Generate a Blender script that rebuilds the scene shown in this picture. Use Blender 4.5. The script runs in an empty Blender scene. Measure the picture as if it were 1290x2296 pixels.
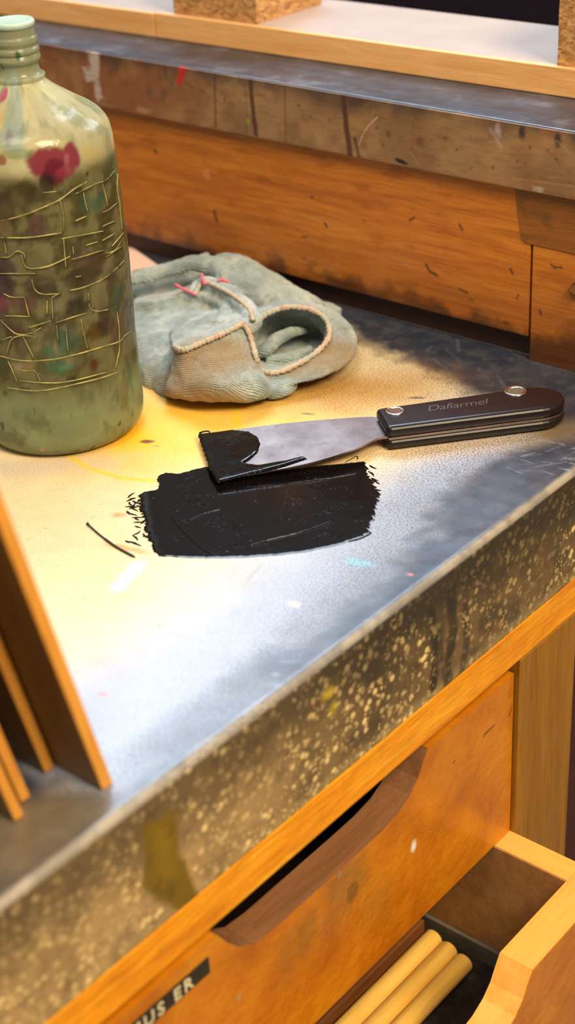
import bpy, bmesh, math, random
import numpy as np
from mathutils import Vector, noise as mn

random.seed(7)
SC = bpy.context.scene
COL = SC.collection
# ------------------------------------------------------------------ camera frame (metres; desk top z=0, desk front x=0, back panel y=0)
YAW, PITCH, ROLL, FPX = math.radians(-41.30594), math.radians(29.73184), math.radians(-3.19715), 3528.676
CAM = np.array([0.37211609, -0.76245379, 0.40704857])
_f = np.array([math.sin(YAW)*math.cos(PITCH), math.cos(YAW)*math.cos(PITCH), -math.sin(PITCH)])
_r0 = np.array([math.cos(YAW), -math.sin(YAW), 0.0])
_u0 = np.cross(_r0, _f)
_r = math.cos(ROLL)*_r0 + math.sin(ROLL)*_u0
_u = np.cross(_r, _f)

def ray(px, py):
    d = _f*FPX + _r*(px-645) - _u*(py-1148)
    return d/np.linalg.norm(d)
def on(px, py, ax, val):
    d = ray(px, py); t = (val-CAM[ax])/d[ax]
    return CAM + t*d
def at(px, py, z=0.0):
    return on(px, py, 2, z)

# ------------------------------------------------------------------ helpers
def lin(c):
    return tuple(((v/255)/12.92 if v/255 <= 0.04045 else ((v/255+0.055)/1.055)**2.4) for v in c)

def tag(o, label=None, cat=None, group=None, kind=None):
    if label: o['label'] = label
    if cat: o['category'] = cat
    if group: o['group'] = group
    if kind: o['kind'] = kind
    return o
def empty(name, loc, label=None, cat=None, group=None, kind=None):
    o = bpy.data.objects.new(name, None); COL.objects.link(o); o.location = loc
    o.empty_display_size = 0.02
    return tag(o, label, cat, group, kind)
def link_mesh(name, me, mat, parent=None, smooth=False):
    o = bpy.data.objects.new(name, me); COL.objects.link(o)
    if mat: me.materials.append(mat)
    if smooth:
        for p in me.polygons: p.use_smooth = True
    if parent:
        o.parent = parent
        o.matrix_parent_inverse = parent.matrix_world.inverted() if False else o.matrix_parent_inverse
        o.location = -Vector(parent.location) if parent.parent is None else Vector((0, 0, 0))
    return o
# meshes are written in world coordinates; children of an Empty are shifted back by the Empty's location
def from_bm(name, bm, mat, parent=None, smooth=False, bevel=0, seg=2):
    me = bpy.data.meshes.new(name)
    bmesh.ops.recalc_face_normals(bm, faces=bm.faces)
    bm.to_mesh(me); bm.free()
    o = link_mesh(name, me, mat, parent, smooth)
    if bevel:
        b = o.modifiers.new('bevel', 'BEVEL'); b.width = bevel; b.segments = seg; b.limit_method = 'ANGLE'
        b.angle_limit = math.radians(40)
    return o
def box_bm(bm, x0, x1, y0, y1, z0, z1):
    vs = [bm.verts.new((x, y, z)) for x in (x0, x1) for y in (y0, y1) for z in (z0, z1)]
    for f in ((0,1,3,2),(4,6,7,5),(0,4,5,1),(2,3,7,6),(0,2,6,4),(1,5,7,3)):
        bm.faces.new([vs[i] for i in f])
def box(name, x0, x1, y0, y1, z0, z1, mat, parent=None, bevel=0.0006):
    bm = bmesh.new(); box_bm(bm, x0, x1, y0, y1, z0, z1)
    return from_bm(name, bm, mat, parent, bevel=bevel)
def prism_bm(bm, pts, off):
    """closed outline pts (3D) extruded by the vector off"""
    a = [bm.verts.new(p) for p in pts]
    b = [bm.verts.new(Vector(p)+Vector(off)) for p in pts]
    bm.faces.new(a); bm.faces.new(b[::-1])
    n = len(a)
    for i in range(n):
        bm.faces.new((a[i], a[(i+1) % n], b[(i+1) % n], b[i]))
def smooth_path(pts, n, closed=False):
    """Catmull-Rom through 3D (or nD) points -> n samples"""
    P = np.array(pts, float); m = len(P); out = []
    segs = m if closed else m-1
    for k in range(n):
        t = k/(n if closed else n-1)*segs
        i = min(int(t), segs-1); f = t-i
        if closed: a, b, c, d = P[(i-1) % m], P[i % m], P[(i+1) % m], P[(i+2) % m]
        else: a, b, c, d = P[max(i-1, 0)], P[i], P[min(i+1, m-1)], P[min(i+2, m-1)]
        out.append(0.5*((2*b)+(-a+c)*f+(2*a-5*b+4*c-d)*f*f+(-a+3*b-3*c+d)*f**3))
    return np.array(out)
def tube_bm(bm, pts, rad, sides=8, closed=False, flat=1.0, up=(0, 0, 1)):
    pts = [Vector(p) for p in pts]; n = len(pts); rings = []
    for i, p in enumerate(pts):
        a = pts[(i-1) % n] if (closed or i > 0) else pts[i]
        b = pts[(i+1) % n] if (closed or i < n-1) else pts[i]
        t = (b-a)
        if t.length < 1e-9: t = Vector((1, 0, 0))
        t.normalize()
        s = t.cross(Vector(up))
        if s.length < 1e-4: s = t.cross(Vector((1, 0, 0)))
        s.normalize(); w = s.cross(t).normalized()
        r = rad[i] if hasattr(rad, '__len__') else rad
        rings.append([bm.verts.new(p+s*r*math.cos(2*math.pi*k/sides)+w*r*flat*math.sin(2*math.pi*k/sides)) for k in range(sides)])
    m = n if closed else n-1
    for i in range(m):
        A, B = rings[i], rings[(i+1) % n]
        for k in range(sides):
            bm.faces.new((A[k], A[(k+1) % sides], B[(k+1) % sides], B[k]))
    if not closed:
        bm.faces.new(rings[0][::-1]); bm.faces.new(rings[-1])
def lathe_bm(bm, prof, c, seg=96, cap=True):
    rings = []
    for r, z in prof:
        rings.append([bm.verts.new((c[0]+r*math.cos(2*math.pi*k/seg), c[1]+r*math.sin(2*math.pi*k/seg), z)) for k in range(seg)])
    for A, B in zip(rings, rings[1:]):
        for k in range(seg):
            bm.faces.new((A[k], A[(k+1) % seg], B[(k+1) % seg], B[k]))
    if cap:
        bm.faces.new(rings[0][::-1]); bm.faces.new(rings[-1])

# ------------------------------------------------------------------ vertex painting in the plane of a surface (stains, drips, wear, painted-in light and shade)
def _h(ix, iy, s):
    n = (ix*374761393 + iy*668265263 + s*1442695041) & 0x7fffffff
    n = ((n ^ (n >> 13))*1274126177) & 0x7fffffff
    return ((n ^ (n >> 16)) & 0xffff)/65535.0
def vnoise(x, y, s=0):
    xi = np.floor(x).astype(np.int64); yi = np.floor(y).astype(np.int64)
    fx = x-xi; fy = y-yi; fx = fx*fx*(3-2*fx); fy = fy*fy*(3-2*fy)
    a = _h(xi, yi, s); b = _h(xi+1, yi, s); c = _h(xi, yi+1, s); d = _h(xi+1, yi+1, s)
    return (a*(1-fx)+b*fx)*(1-fy)+(c*(1-fx)+d*fx)*fy
def fbm(x, y, f, s=0, o=4):
    t = 0; amp = .5; tot = 0
    for k in range(o):
        t = t+amp*vnoise(x*f*2**k+17.3*k, y*f*2**k+5.1*k, s+k); tot += amp; amp *= .55
    return t/tot
def sstep(a, b, v):
    t = np.clip((v-a)/(b-a), 0, 1); return t*t*(3-2*t)
def sd_poly(X, Y, poly):
    """signed distance, negative inside"""
    P = np.array(poly); d = np.full(X.shape, 1e9); ins = np.zeros(X.shape, bool)
    n = len(P)
    for i in range(n):
        a = P[i]; b = P[(i+1) % n]
        e = b-a; wx = X-a[0]; wy = Y-a[1]
        t = np.clip((wx*e[0]+wy*e[1])/max(e@e, 1e-12), 0, 1)
        d = np.minimum(d, np.hypot(wx-e[0]*t, wy-e[1]*t))
        c = ((a[1] <= Y) & (b[1] > Y)) | ((b[1] <= Y) & (a[1] > Y))
        with np.errstate(divide='ignore', invalid='ignore'):
            xx = a[0]+(Y-a[1])/(b[1]-a[1] if b[1] != a[1] else 1e-12)*(b[0]-a[0])
        ins ^= (c & (X < xx))
    return np.where(ins, -d, d)
def sd_line(X, Y, pts):
    P = np.array(pts); d = np.full(X.shape, 1e9)
    for a, b in zip(P, P[1:]):
        e = b-a; wx = X-a[0]; wy = Y-a[1]
        t = np.clip((wx*e[0]+wy*e[1])/max(e@e, 1e-12), 0, 1)
        d = np.minimum(d, np.hypot(wx-e[0]*t, wy-e[1]*t))
    return d
class Canvas:
    """colour + alpha of paint over one plane, evaluated at the vertices of a grid"""
    def __init__(s, X, Y, base):
        s.X, s.Y = X, Y; s.c = np.zeros(X.shape+(3,)); s.c[:] = base
        s.spk = np.zeros(X.shape)
    def mix(s, col, m):
        m = np.clip(m, 0, 1)[..., None]; s.c = s.c*(1-m)+np.array(col)*m
    def poly(s, pts, col, soft=.002, a=1, jit=0, nf=200, seed=1):
        d = sd_poly(s.X, s.Y, pts)
        if jit: d = d+jit*(fbm(s.X, s.Y, nf, seed)-.5)*2
        s.mix(col, a*(1-sstep(-soft/2, soft/2, d)))
    def line(s, pts, col, w=.001, soft=.0008, a=1, jit=0, nf=300, seed=3):
        d = sd_line(s.X, s.Y, pts)
        if jit: d = d+jit*(fbm(s.X, s.Y, nf, seed)-.5)*2
        s.mix(col, a*(1-sstep(w/2-soft/2, w/2+soft/2, d)))
    def dot(s, p, rx, ry, col, soft=.5, a=1, ang=0, jit=0, nf=400, seed=5):
        dx = s.X-p[0]; dy = s.Y-p[1]; ca, sa = math.cos(ang), math.sin(ang)
        q = np.hypot((dx*ca+dy*sa)/rx, (-dx*sa+dy*ca)/ry)
        if jit: q = q+jit*(fbm(s.X, s.Y, nf, seed)-.5)*2
        s.mix(col, a*(1-sstep(1-soft, 1+soft, q)))
def grid_mesh(name, axes, u, v, w, canvas_fn, mat, parent=None, back=None, bend=None):
    """flat painted slab: axes = (U axis, V axis, W axis) indices; front face at w, extruded to back"""
    U, V = np.meshgrid(u, v); nu, nv = len(u), len(v)
    co = np.zeros((nv, nu, 3)); co[..., axes[0]] = U; co[..., axes[1]] = V; co[..., axes[2]] = w
    if bend is not None: co = bend(co, U, V)
    rgb = canvas_fn(U, V)
    a = None
    if isinstance(rgb, tuple): rgb, a = rgb
    verts = co.reshape(-1, 3)
    idx = np.arange(nu*nv).reshape(nv, nu)
    F = np.stack([idx[:-1, :-1], idx[:-1, 1:], idx[1:, 1:], idx[1:, :-1]], -1).reshape(-1, 4)
    faces = F.tolist()
    vl = verts.tolist()
    colr = np.concatenate([rgb.reshape(-1, 3), (a.reshape(-1, 1) if a is not None else np.ones((nu*nv, 1)))], 1)
    if back is not None:
        # border loop extruded to the back plane + back face
        loop = list(idx[0, :])+list(idx[1:, -1])+list(idx[-1, -2::-1])+list(idx[-2:0:-1, 0])
        base = len(vl)
        for i in loop:
            p = list(vl[i]); p[axes[2]] = back; vl.append(p)
        m = len(loop)
        for k in range(m):
            k2 = (k+1) % m
            faces.append([int(loop[k2]), int(loop[k]), base+k, base+k2])
        faces.append([base+k for k in range(m)])
        colr = np.concatenate([colr, colr[loop]], 0)
    me = bpy.data.meshes.new(name); me.from_pydata(vl, [], faces); me.update()
    at_ = me.color_attributes.new('paint', 'FLOAT_COLOR', 'POINT')
    at_.data.foreach_set('color', colr.astype(np.float32).reshape(-1))
    bm = bmesh.new(); bm.from_mesh(me); bmesh.ops.recalc_face_normals(bm, faces=bm.faces); bm.to_mesh(me); bm.free()
    return link_mesh(name, me, mat, parent)

# ------------------------------------------------------------------ node helpers
class NT:
    def __init__(s, name):
        s.m = bpy.data.materials.new(name); s.m.use_nodes = True; s.t = s.m.node_tree; s.t.nodes.clear()
        s.out = s.t.nodes.new('ShaderNodeOutputMaterial')
    def n(s, typ, **kw):
        nd = s.t.nodes.new(typ)
        for k, v in kw.items():
            if k in nd.inputs.keys(): s.set(nd.inputs[k], v)
            else: setattr(nd, k, v)
        return nd
    def set(s, inp, v):
        if isinstance(v, bpy.types.NodeSocket): s.t.links.new(v, inp)
        elif isinstance(v, (tuple, list)) and len(v) == 3 and inp.type == 'RGBA': inp.default_value = (*v, 1)
        else: inp.default_value = v
    def coord(s, scale=(1, 1, 1), rot=(0, 0, 0)):
        g = s.n('ShaderNodeNewGeometry')
        mp = s.n('ShaderNodeMapping'); s.t.links.new(g.outputs['Position'], mp.inputs['Vector'])
        mp.inputs['Scale'].default_value = scale; mp.inputs['Rotation'].default_value = rot
        return mp.outputs[0]
    def noise(s, vec, scale, detail=4, rough=.55, dist=0):
        nd = s.n('ShaderNodeTexNoise'); s.t.links.new(vec, nd.inputs['Vector'])
        nd.inputs['Scale'].default_value = scale; nd.inputs['Detail'].default_value = detail
        nd.inputs['Roughness'].default_value = rough; nd.inputs['Distortion'].default_value = dist
        return nd.outputs['Fac']
    def ramp(s, fac, stops):
        r = s.n('ShaderNodeValToRGB'); s.t.links.new(fac, r.inputs[0])
        while len(r.color_ramp.elements) < len(stops): r.color_ramp.elements.new(.5)
        for e, (p, c) in zip(r.color_ramp.elements, stops):
            e.position = p; e.color = (*c, 1) if isinstance(c, (tuple, list)) else (c, c, c, 1)
        return r.outputs[0]
    def mix(s, fac, a, b, mode='MIX'):
        m = s.n('ShaderNodeMix', data_type='RGBA', blend_type=mode)
        s.set(m.inputs[0], fac); s.set(m.inputs[6], a); s.set(m.inputs[7], b)
        return m.outputs[2]
    def math(s, op, a, b=0.0):
        m = s.n('ShaderNodeMath', operation=op); s.set(m.inputs[0], a); s.set(m.inputs[1], b); return m.outputs[0]
    def bump(s, h, dist=.0005, strength=1.0, normal=None):
        b = s.n('ShaderNodeBump'); s.t.links.new(h, b.inputs['Height'])
        b.inputs['Distance'].default_value = dist; b.inputs['Strength'].default_value = strength
        if normal: s.t.links.new(normal, b.inputs['Normal'])
        return b.outputs[0]
    def attr(s, name='paint'):
        return s.n('ShaderNodeAttribute', attribute_name=name)
    def bsdf(s, **kw):
        p = s.n('ShaderNodeBsdfPrincipled')
        for k, v in kw.items(): s.set(p.inputs[k.replace('_', ' ')], v)
        s.t.links.new(p.outputs[0], s.out.inputs[0]); return p

def wood(name, c0, c1, c2, axis=0, scale=1.0, rough=.45, fine=.5, bump=.00015, stain=None, paint=False, coat=0.0):
    """planed wood, grain running along the given axis"""
    t = NT(name)
    sc = [22, 22, 22]; sc[axis] = 1.6
    v = t.coord(tuple(k*scale for k in sc))
    n1 = t.noise(v, 6, 6, .62, .6)
    n2 = t.noise(v, 34, 3, .6)
    col = t.ramp(n1, [(.28, c0), (.5, c1), (.72, c2)])
    col = t.mix(t.math('MULTIPLY', t.ramp(n2, [(.35, 1.0), (.62, 0.0)]), fine*.5), col, tuple(k*.55 for k in c0))
    if stain:
        n3 = t.noise(t.coord(), stain[1], 5, .6)
        col = t.mix(t.ramp(n3, [(.5, 0.0), (.75, stain[2])]), col, stain[0])
    if paint:
        a = t.attr(); col = t.mix(a.outputs['Alpha'], col, a.outputs['Color'])
    nb = t.bump(n2, bump)
    t.bsdf(Base_Color=col, Roughness=rough, Normal=nb, Coat_Weight=coat, Coat_Roughness=.25)
    return t.m
def plain(name, col, rough=.5, metal=0.0, var=.15, nscale=120, bump=.0001, **kw):
    t = NT(name)
    n1 = t.noise(t.coord(), nscale, 4)
    c = t.mix(t.ramp(n1, [(.3, 0.0), (.7, 1.0)]), tuple(k*(1-var) for k in col), tuple(min(1, k*(1+var)) for k in col))
    t.bsdf(Base_Color=c, Roughness=rough, Metallic=metal, Normal=t.bump(n1, bump), **kw)
    return t.m

# ================================================================== DESK TOP (slab with sprayed and stained top)
slate = lin((40, 46, 60))
def desk_paint(X, Y):
    c = Canvas(X, Y, slate)
    c.mix(lin((62, 60, 70)), .6*sstep(.45, .75, fbm(X, Y, 25, 4)))
    W = lambda *q: [tuple(at(*p)[:2]) for p in q]
    # sprayed cream patch
    patch = W((-400,1000),(-100,870),(250,700),(420,640),(620,690),(760,740),(900,800),(1010,850),(1100,900),(1200,960),(1190,1005),(1090,1040),(1010,1120),(980,1180),(930,1250),(850,1330),(730,1420),(640,1540),(500,1645),(360,1750),(262,1800),(200,1800),(60,1700),(-300,1600),(-600,1500))
    d = sd_poly(X, Y, patch)
    n = fbm(X, Y, 60, 11, 5)-.5
    edge = 1-sstep(-.010, .010, d+n*.026)
    # the near side thins out over a longer way
    px = (X*_f[0]+Y*_f[1])
    thin = 1-sstep(-.06, .004, d+n*.02)
    # how far towards the desk's front edge
    t = sstep(.0, .035+.05*sstep(-.33, -.2, Y), -X + .02*(fbm(X, Y, 18, 5)-.5)*2)
    m = edge*(.45+.55*t)*(.85+.15*thin)
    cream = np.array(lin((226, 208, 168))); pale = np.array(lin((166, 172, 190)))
    # cream in the middle, cool window sheen painted in towards the front
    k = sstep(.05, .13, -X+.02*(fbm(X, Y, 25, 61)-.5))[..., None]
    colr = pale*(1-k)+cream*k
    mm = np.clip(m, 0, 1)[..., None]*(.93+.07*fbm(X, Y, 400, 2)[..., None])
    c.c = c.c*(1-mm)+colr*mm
    # yellow sprayed area by the bottle and under the glove
    p = at(420, 960); c.dot(p, .085, .05, lin((252, 184, 34)), soft=.7, a=1.0, ang=math.atan2(_r0[1], _r0[0]), jit=.25, nf=30)
    p = at(560, 900); c.dot(p, .07, .03, lin((235, 180, 60)), soft=.8, a=.7, ang=.7)
    p = at(760, 880); c.dot(p, .05, .026, lin((170, 120, 45)), soft=.8, a=.85, ang=.9, jit=.3, nf=60)  # brown spray, with the glove's cast shadow painted in
    p = at(950, 1000); c.dot(p, .07, .016, lin((220, 180, 110)), soft=.8, a=.5, ang=.85)
    p = at(80, 1045); c.dot(p, .05, .012, lin((190, 180, 170)), soft=.7, a=.6, ang=.7, jit=.3, nf=50)
    p = at(600, 1000); c.dot(p, .05, .05, lin((240, 205, 130)), soft=.9, a=.5)
    # yellow drip streaks
    c.line(W((150,1020),(200,1050),(270,1072),(340,1078),(420,1072)), lin((236, 196, 20)), .0035, .003, .8, .0008)
    c.line(W((500,880),(525,920),(535,960)), lin((236, 196, 20)), .004, .003, .7)
    # brown drops
    c.dot(at(330, 990), .0045, .0022, lin((110, 70, 40)), .25, .95, .6, .3); c.dot(at(352, 1000), .0022, .001, lin((190, 140, 70)), .4, .8, .6)
    c.dot(at(690, 928), .004, .0012, lin((90, 85, 70)), .4, .8, .4, .3)
    c.dot(at(935, 892), .005, .0012, lin((60, 65, 70)), .3, .9, .6, .3)
    # grey-blue smudge chain near the front edge
    for (x, y, a, b, al) in ((1080,1090,.014,.008,.75),(1115,1070,.012,.006,.7),(990,1150,.01,.006,.7),(1030,1165,.013,.009,.7),(940,1195,.01,.004,.65),(980,1235,.012,.006,.6),(965,1285,.009,.004,.8),(880,1315,.018,.006,.55),(1150,1060,.02,.012,.8),(1090,1130,.016,.01,.6),(1040,1220,.016,.006,.7),(830,1375,.02,.005,.55),(700,1455,.03,.007,.45),(590,1500,.02,.009,.4)):
        c.dot(at(x, y), a, b, lin((62, 68, 84)), .55, al, 1.35, .5, 120, int(x))
    # blue / red / pink paint marks
    c.dot(at(800, 1262), .006, .003, lin((120, 180, 200)), .6, .8, .2, .6); c.dot(at(830, 1265), .004, .0015, lin((130, 190, 210)), .6, .6, .2, .6)
    c.dot(at(230, 1556), .0022, .0016, lin((240, 140, 140)), .5, .9); c.dot(at(920, 1288), .0015, .001, lin((230, 130, 120)), .5, .9)
    c.dot(at(265, 1155), .004, .002, lin((230, 130, 60)), .7, .7, .7, .6); c.dot(at(285, 1230), .011, .0022, lin((225, 140, 70)), .7, .7, .25, .6, 300)
    c.dot(at(660, 1355), .003, .002, lin((240, 200, 180)), .6, .6)
    c.line(W((585,1268),(555,1300)), lin((150, 150, 150)), .0014, .0014, .6); c.line(W((550,1305),(520,1325)), lin((190, 180, 170)), .002, .002, .5)
    c.line(W((265,1315),(310,1268)), lin((246, 244, 240)), .0085, .002, .75, .0015); 
    for k in range(60):
        x = random.uniform(40, 900); y = random.uniform(1020, 1700)
        c.dot(at(x, y), random.uniform(.0004, .0016), random.uniform(.0003, .0006), lin((120, 110, 100)), .5, random.uniform(.3, .7), random.uniform(0, 3))
    for k in range(14):
        x = random.uniform(400, 700); y = random.uniform(1380, 1620)
        c.dot(at(x, y), random.uniform(.002, .006), random.uniform(.0006, .0016), lin((150, 160, 185)), .6, random.uniform(.2, .5), random.uniform(.2, .9), .5)
    c.poly(W((-60,1830),(60,1800),(150,1770),(235,1790),(262,1815),(200,1860),(100,1940),(0,2012),(-150,2100)), lin((104, 90, 68)), .02, .8, .006, 60)  # brown reflection of the leaning boards, painted into the desk colour
    # scratches on the dark right corner
    for k in range(26):
        x = random.uniform(1120, 1300); y = random.uniform(985, 1060); dx = random.uniform(20, 70)
        c.line(W((x, y), (x+dx, y+dx*random.uniform(-.7, .5))), lin((150, 165, 190)), .0007, .0009, random.uniform(.2, .6))
    for k in range(16):
        x = random.uniform(850, 1150); y = random.uniform(760, 860)
        c.line(W((x, y), (x+random.uniform(-20, 40), y+random.uniform(5, 30))), lin((110, 130, 150)), .0006, .0009, random.uniform(.2, .5))
    # worn rim along the front edge, with its edge highlight painted in
    c.mix(lin((170, 158, 140)), .85*(1-sstep(.001, .0042, -X+.0015*(fbm(X, Y, 150, 6)-.5)))*(.6+.4*sstep(.3, .6, fbm(X, Y, 90, 8))))
    spk = np.clip(4*m*(1-m), 0, 1)*.95 + .25*m
    p = at(960, 980); spk = spk+.5*np.exp(-((X-p[0])**2+(Y-p[1])**2)/(2*.035**2))
    p = at(760, 870); spk = spk+.5*np.exp(-((X-p[0])**2+(Y-p[1])**2)/(2*.03**2))
    return c.c, np.clip(spk, 0, 1)

t = NT('sprayed_desk_laminate')
a = t.attr()
v = t.coord()
sp = t.noise(v, 1000, 2, .6)
spk = t.math('MULTIPLY', t.ramp(sp, [(.5, 0.0), (.6, 1.0)]), a.outputs['Alpha'])
fine = t.noise(v, 90, 5, .6)
col = t.mix(t.math('MULTIPLY', spk, .8), a.outputs['Color'], lin((62, 56, 50)))
col = t.mix(t.math('MULTIPLY', t.ramp(fine, [(.45, 0.0), (.7, 1.0)]), .12), col, lin((150, 140, 120)))
ro = t.ramp(t.noise(v, 40, 4), [(.3, .24), (.7, .38)])
t.bsdf(Base_Color=col, Roughness=ro, IOR=1.5, Specular_IOR_Level=.6, Normal=t.bump(t.noise(v, 260, 3), .00006))
M_desk = t.m

def face_paint_x(Y, Z):
    """thick front edge of the desk: dark bitumen brown, cream speckles, drips. Y along, Z up"""
    c = Canvas(Y, Z, lin((112, 90, 58)))
    low = sstep(-.012, -.05, Z+.014*(fbm(Y, Z, 40, 3)-.5)*2)
    left = sstep(-.27, -.42, Y)
    c.mix(lin((58, 48, 32)), 1-low)
    c.mix(lin((176, 144, 96)), .7*low*left+.25*left)
    c.mix(lin((60, 50, 34)), sstep(.45, .65, fbm(Y, Z, 60, 9))*.5*(1-.5*left))
    c.mix(lin((165, 145, 96)), sstep(-.062, -.07, Z)*.6)
    Q = lambda *q: [tuple(on(p[0], p[1], 0, 0)[1:]) for p in q]
    for q, w, col, al in ((Q((965,1370),(975,1450),(970,1540)), .006, (44,38,28), .85), (Q((1010,1330),(1015,1420),(1000,1500),(1005,1540)), .008, (44,38,28), .8),
                         (Q((1040,1360),(1045,1440),(1035,1500)), .006, (46,40,28), .7), (Q((985,1400),(988,1480)), .003, (50,44,30), .6)):
        c.line(q, lin(col), w, .003, al, .001)
    # olive-yellow wide drip
    c.poly(Q((318,1850),(392,1815),(400,1900),(420,1960),(440,2010),(400,2040),(350,2020),(322,1990)), lin((112, 88, 6)), .004, .95, .002, 100)
    c.poly(Q((335,1850),(385,1830),(395,1960),(360,1990)), lin((140, 112, 14)), .012, .5, .002, 100)
    c.dot(Q((735,1553))[0], .004, .003, lin((190, 160, 20)), .5, .9, 0, .5); c.dot(Q((745,1590))[0], .003, .004, lin((170, 145, 20)), .5, .8, 0, .5)
    c.poly(Q((860,1395),(900,1380),(960,1400),(930,1420),(890,1430)), lin((52, 44, 30)), .012, .6, .003)
    c.mix(lin((60, 48, 30)), .8*(1-sstep(.0, .0025, Z+.0715+.002*(fbm(Y, Z, 120, 2)-.5))))
    dens = np.clip(.3+.9*low+.2*left, 0, 1)*(1-.6*sstep(-.24, -.18, Y)*(1-sstep(-.125, -.105, Y)))*(.45+.55*sstep(.35, .6, fbm(Y, Z, 50, 21)))
    for q in (Q((990,1330),(1010,1540)),):
        dens = dens*(sstep(.006, .02, sd_line(Y, Z, q))*.8+.2)
    dol = sd_poly(Y, Z, Q((318,1850),(392,1815),(400,1900),(420,1960),(440,2010),(400,2040),(350,2020),(322,1990)))
    dens = dens*sstep(0, .004, dol)
    return c.c, dens
t = NT('speckled_desk_edge')
a = t.attr(); v = t.coord()
vo = t.n('ShaderNodeTexVoronoi'); vd = t.mix(.25, v, t.n('ShaderNodeTexNoise', Scale=300.0).outputs['Color'])
t.t.links.new(v, vo.inputs['Vector']); vo.inputs['Scale'].default_value = 190; vo.inputs['Randomness'].default_value = 1
vo2 = t.n('ShaderNodeTexVoronoi'); t.t.links.new(v, vo2.inputs['Vector']); vo2.inputs['Scale'].default_value = 330
n1 = t.noise(v, 150, 4, .6)
blob = t.math('MULTIPLY', t.ramp(vo.outputs['Distance'], [(.24, 1.0), (.46, 0.0)]), t.ramp(n1, [(.4, 0.0), (.52, 1.0)]))
blob2 = t.math('MULTIPLY', t.ramp(vo2.outputs['Distance'], [(.2, 1.0), (.4, 0.0)]), t.ramp(t.noise(v, 90, 3), [(.45, 0.0), (.58, .8)]))
m_ = t.math('MULTIPLY', t.math('MAXIMUM', blob, blob2), a.outputs['Alpha'])
col = t.mix(m_, a.outputs['Color'], lin((238, 206, 140)))
col = t.mix(t.math('MULTIPLY', t.ramp(t.noise(v, 55, 6, .7), [(.5, 0.0), (.7, 1.0)]), .5), col, lin((46, 38, 26)))
t.bsdf(Base_Color=col, Roughness=.5, Normal=t.bump(t.math('ADD', m_, n1), .0004))
M_edge = t.m

desk = empty('composing_desk', (-.2, -.3, -.07), 'thick desk slab with dark top sprayed cream and yellow, under the bottle and glove', 'desk')
XL, YN = -.62, -.66
def desk_bend(co, U, V):
    # rounded front arris
    d = np.clip(.004+U, 0, .004)
    co[..., 2] = -(.004-np.sqrt(np.clip(.004**2-d**2, 0, None)))
    return co
ux = np.concatenate([np.linspace(XL, -.5, 20)[:-1], np.linspace(-.5, -.004, 430), -.004+.004*np.sin(np.linspace(.1, 1, 9)*math.pi/2)])
vy = np.concatenate([np.linspace(YN, -.54, 20)[:-1], np.linspace(-.54, 0.0101, 470)])
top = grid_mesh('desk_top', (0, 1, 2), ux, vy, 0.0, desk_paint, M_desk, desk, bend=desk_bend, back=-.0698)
for p in top.data.polygons: p.use_smooth = p.center.z > -.006
top['label'] = 'dark laminate top sprayed cream and yellow'
# front edge skin: the painted thick edge, sits on the slab core
fe = grid_mesh('front_edge', (1, 2, 0), np.linspace(YN, 0.0, 700), np.linspace(-.0705, -.0036, 90), .0006, face_paint_x, M_edge, desk, back=-.006)
fe['label'] = 'brown edge with cream speckles and an olive drip'

# ================================================================== CABINET BELOW
M_rail = wood('rail_pine_varnished', lin((210, 122, 10)), lin((246, 160, 14)), lin((250, 184, 48)), 1, 1.0, .4, .8, stain=(lin((150, 84, 20)), 60, .25))
M_stile = wood('stile_wood', lin((128, 86, 12)), lin((152, 104, 18)), lin((164, 114, 26)), 2, .8, .45, .5, stain=(lin((150, 110, 60)), 30, .4))
M_front = NT('drawer_front_varnish'); t = M_front
v = t.coord(); n1 = t.noise(v, 26, 5, .6, .4); n2 = t.noise(v, 240, 4, .6)
col = t.ramp(n1, [(.3, lin((172, 96, 8))), (.5, lin((194, 116, 12))), (.7, lin((210, 134, 20)))])
a = t.attr(); col = t.mix(a.outputs['Alpha'], col, a.outputs['Color'])
t.bsdf(Base_Color=col, Roughness=.38, Coat_Weight=.25, Coat_Roughness=.2, Normal=t.bump(n2, .0004, 1.0, t.bump(t.noise(v, 70, 3), .0008)))
M_front = t.m
M_inner = wood('drawer_inner_wood', lin((140, 100, 56)), lin((160, 116, 66)), lin((172, 128, 76)), 1, .8, .6, .4)
M_maple = wood('drawer_side_maple', lin((226, 158, 70)), lin((236, 172, 82)), lin((240, 182, 96)), 1, .6, .45, .25)
M_maple_x = wood('drawer_side_maple_across', lin((226, 158, 70)), lin((236, 172, 82)), lin((240, 182, 96)), 0, .6, .45, .25)
M_dark = plain('dark_cabinet_interior', lin((46, 24, 14)), .8)

cab = empty('drawer_cabinet', (-.2, -.3, -.33), 'orange varnished wooden cabinet frame under the thick desk slab', 'cabinet')
box('rail', -.02, .0005, YN, -.0, -.0955, -.0712, M_rail, cab, .0012)
box('stile', -.02, .0003, -.1535, -.0935, -.36, -.096, M_stile, cab, .0006)
box('back_board', -.46, -.452, YN, -.0, -.36, -.073, M_dark, cab)
box('side_board', -.452, -.021, -.152, -.146, -.36, -.098, M_dark, cab, 0)
box('recess_fill', -.03, -.012, -.0934, -.004, -.36, -.0725, plain('recess_dark_red', lin((64, 22, 12)), .6), cab, .0008)  # dark red fill standing in for the shaded gap beside the stile

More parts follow.
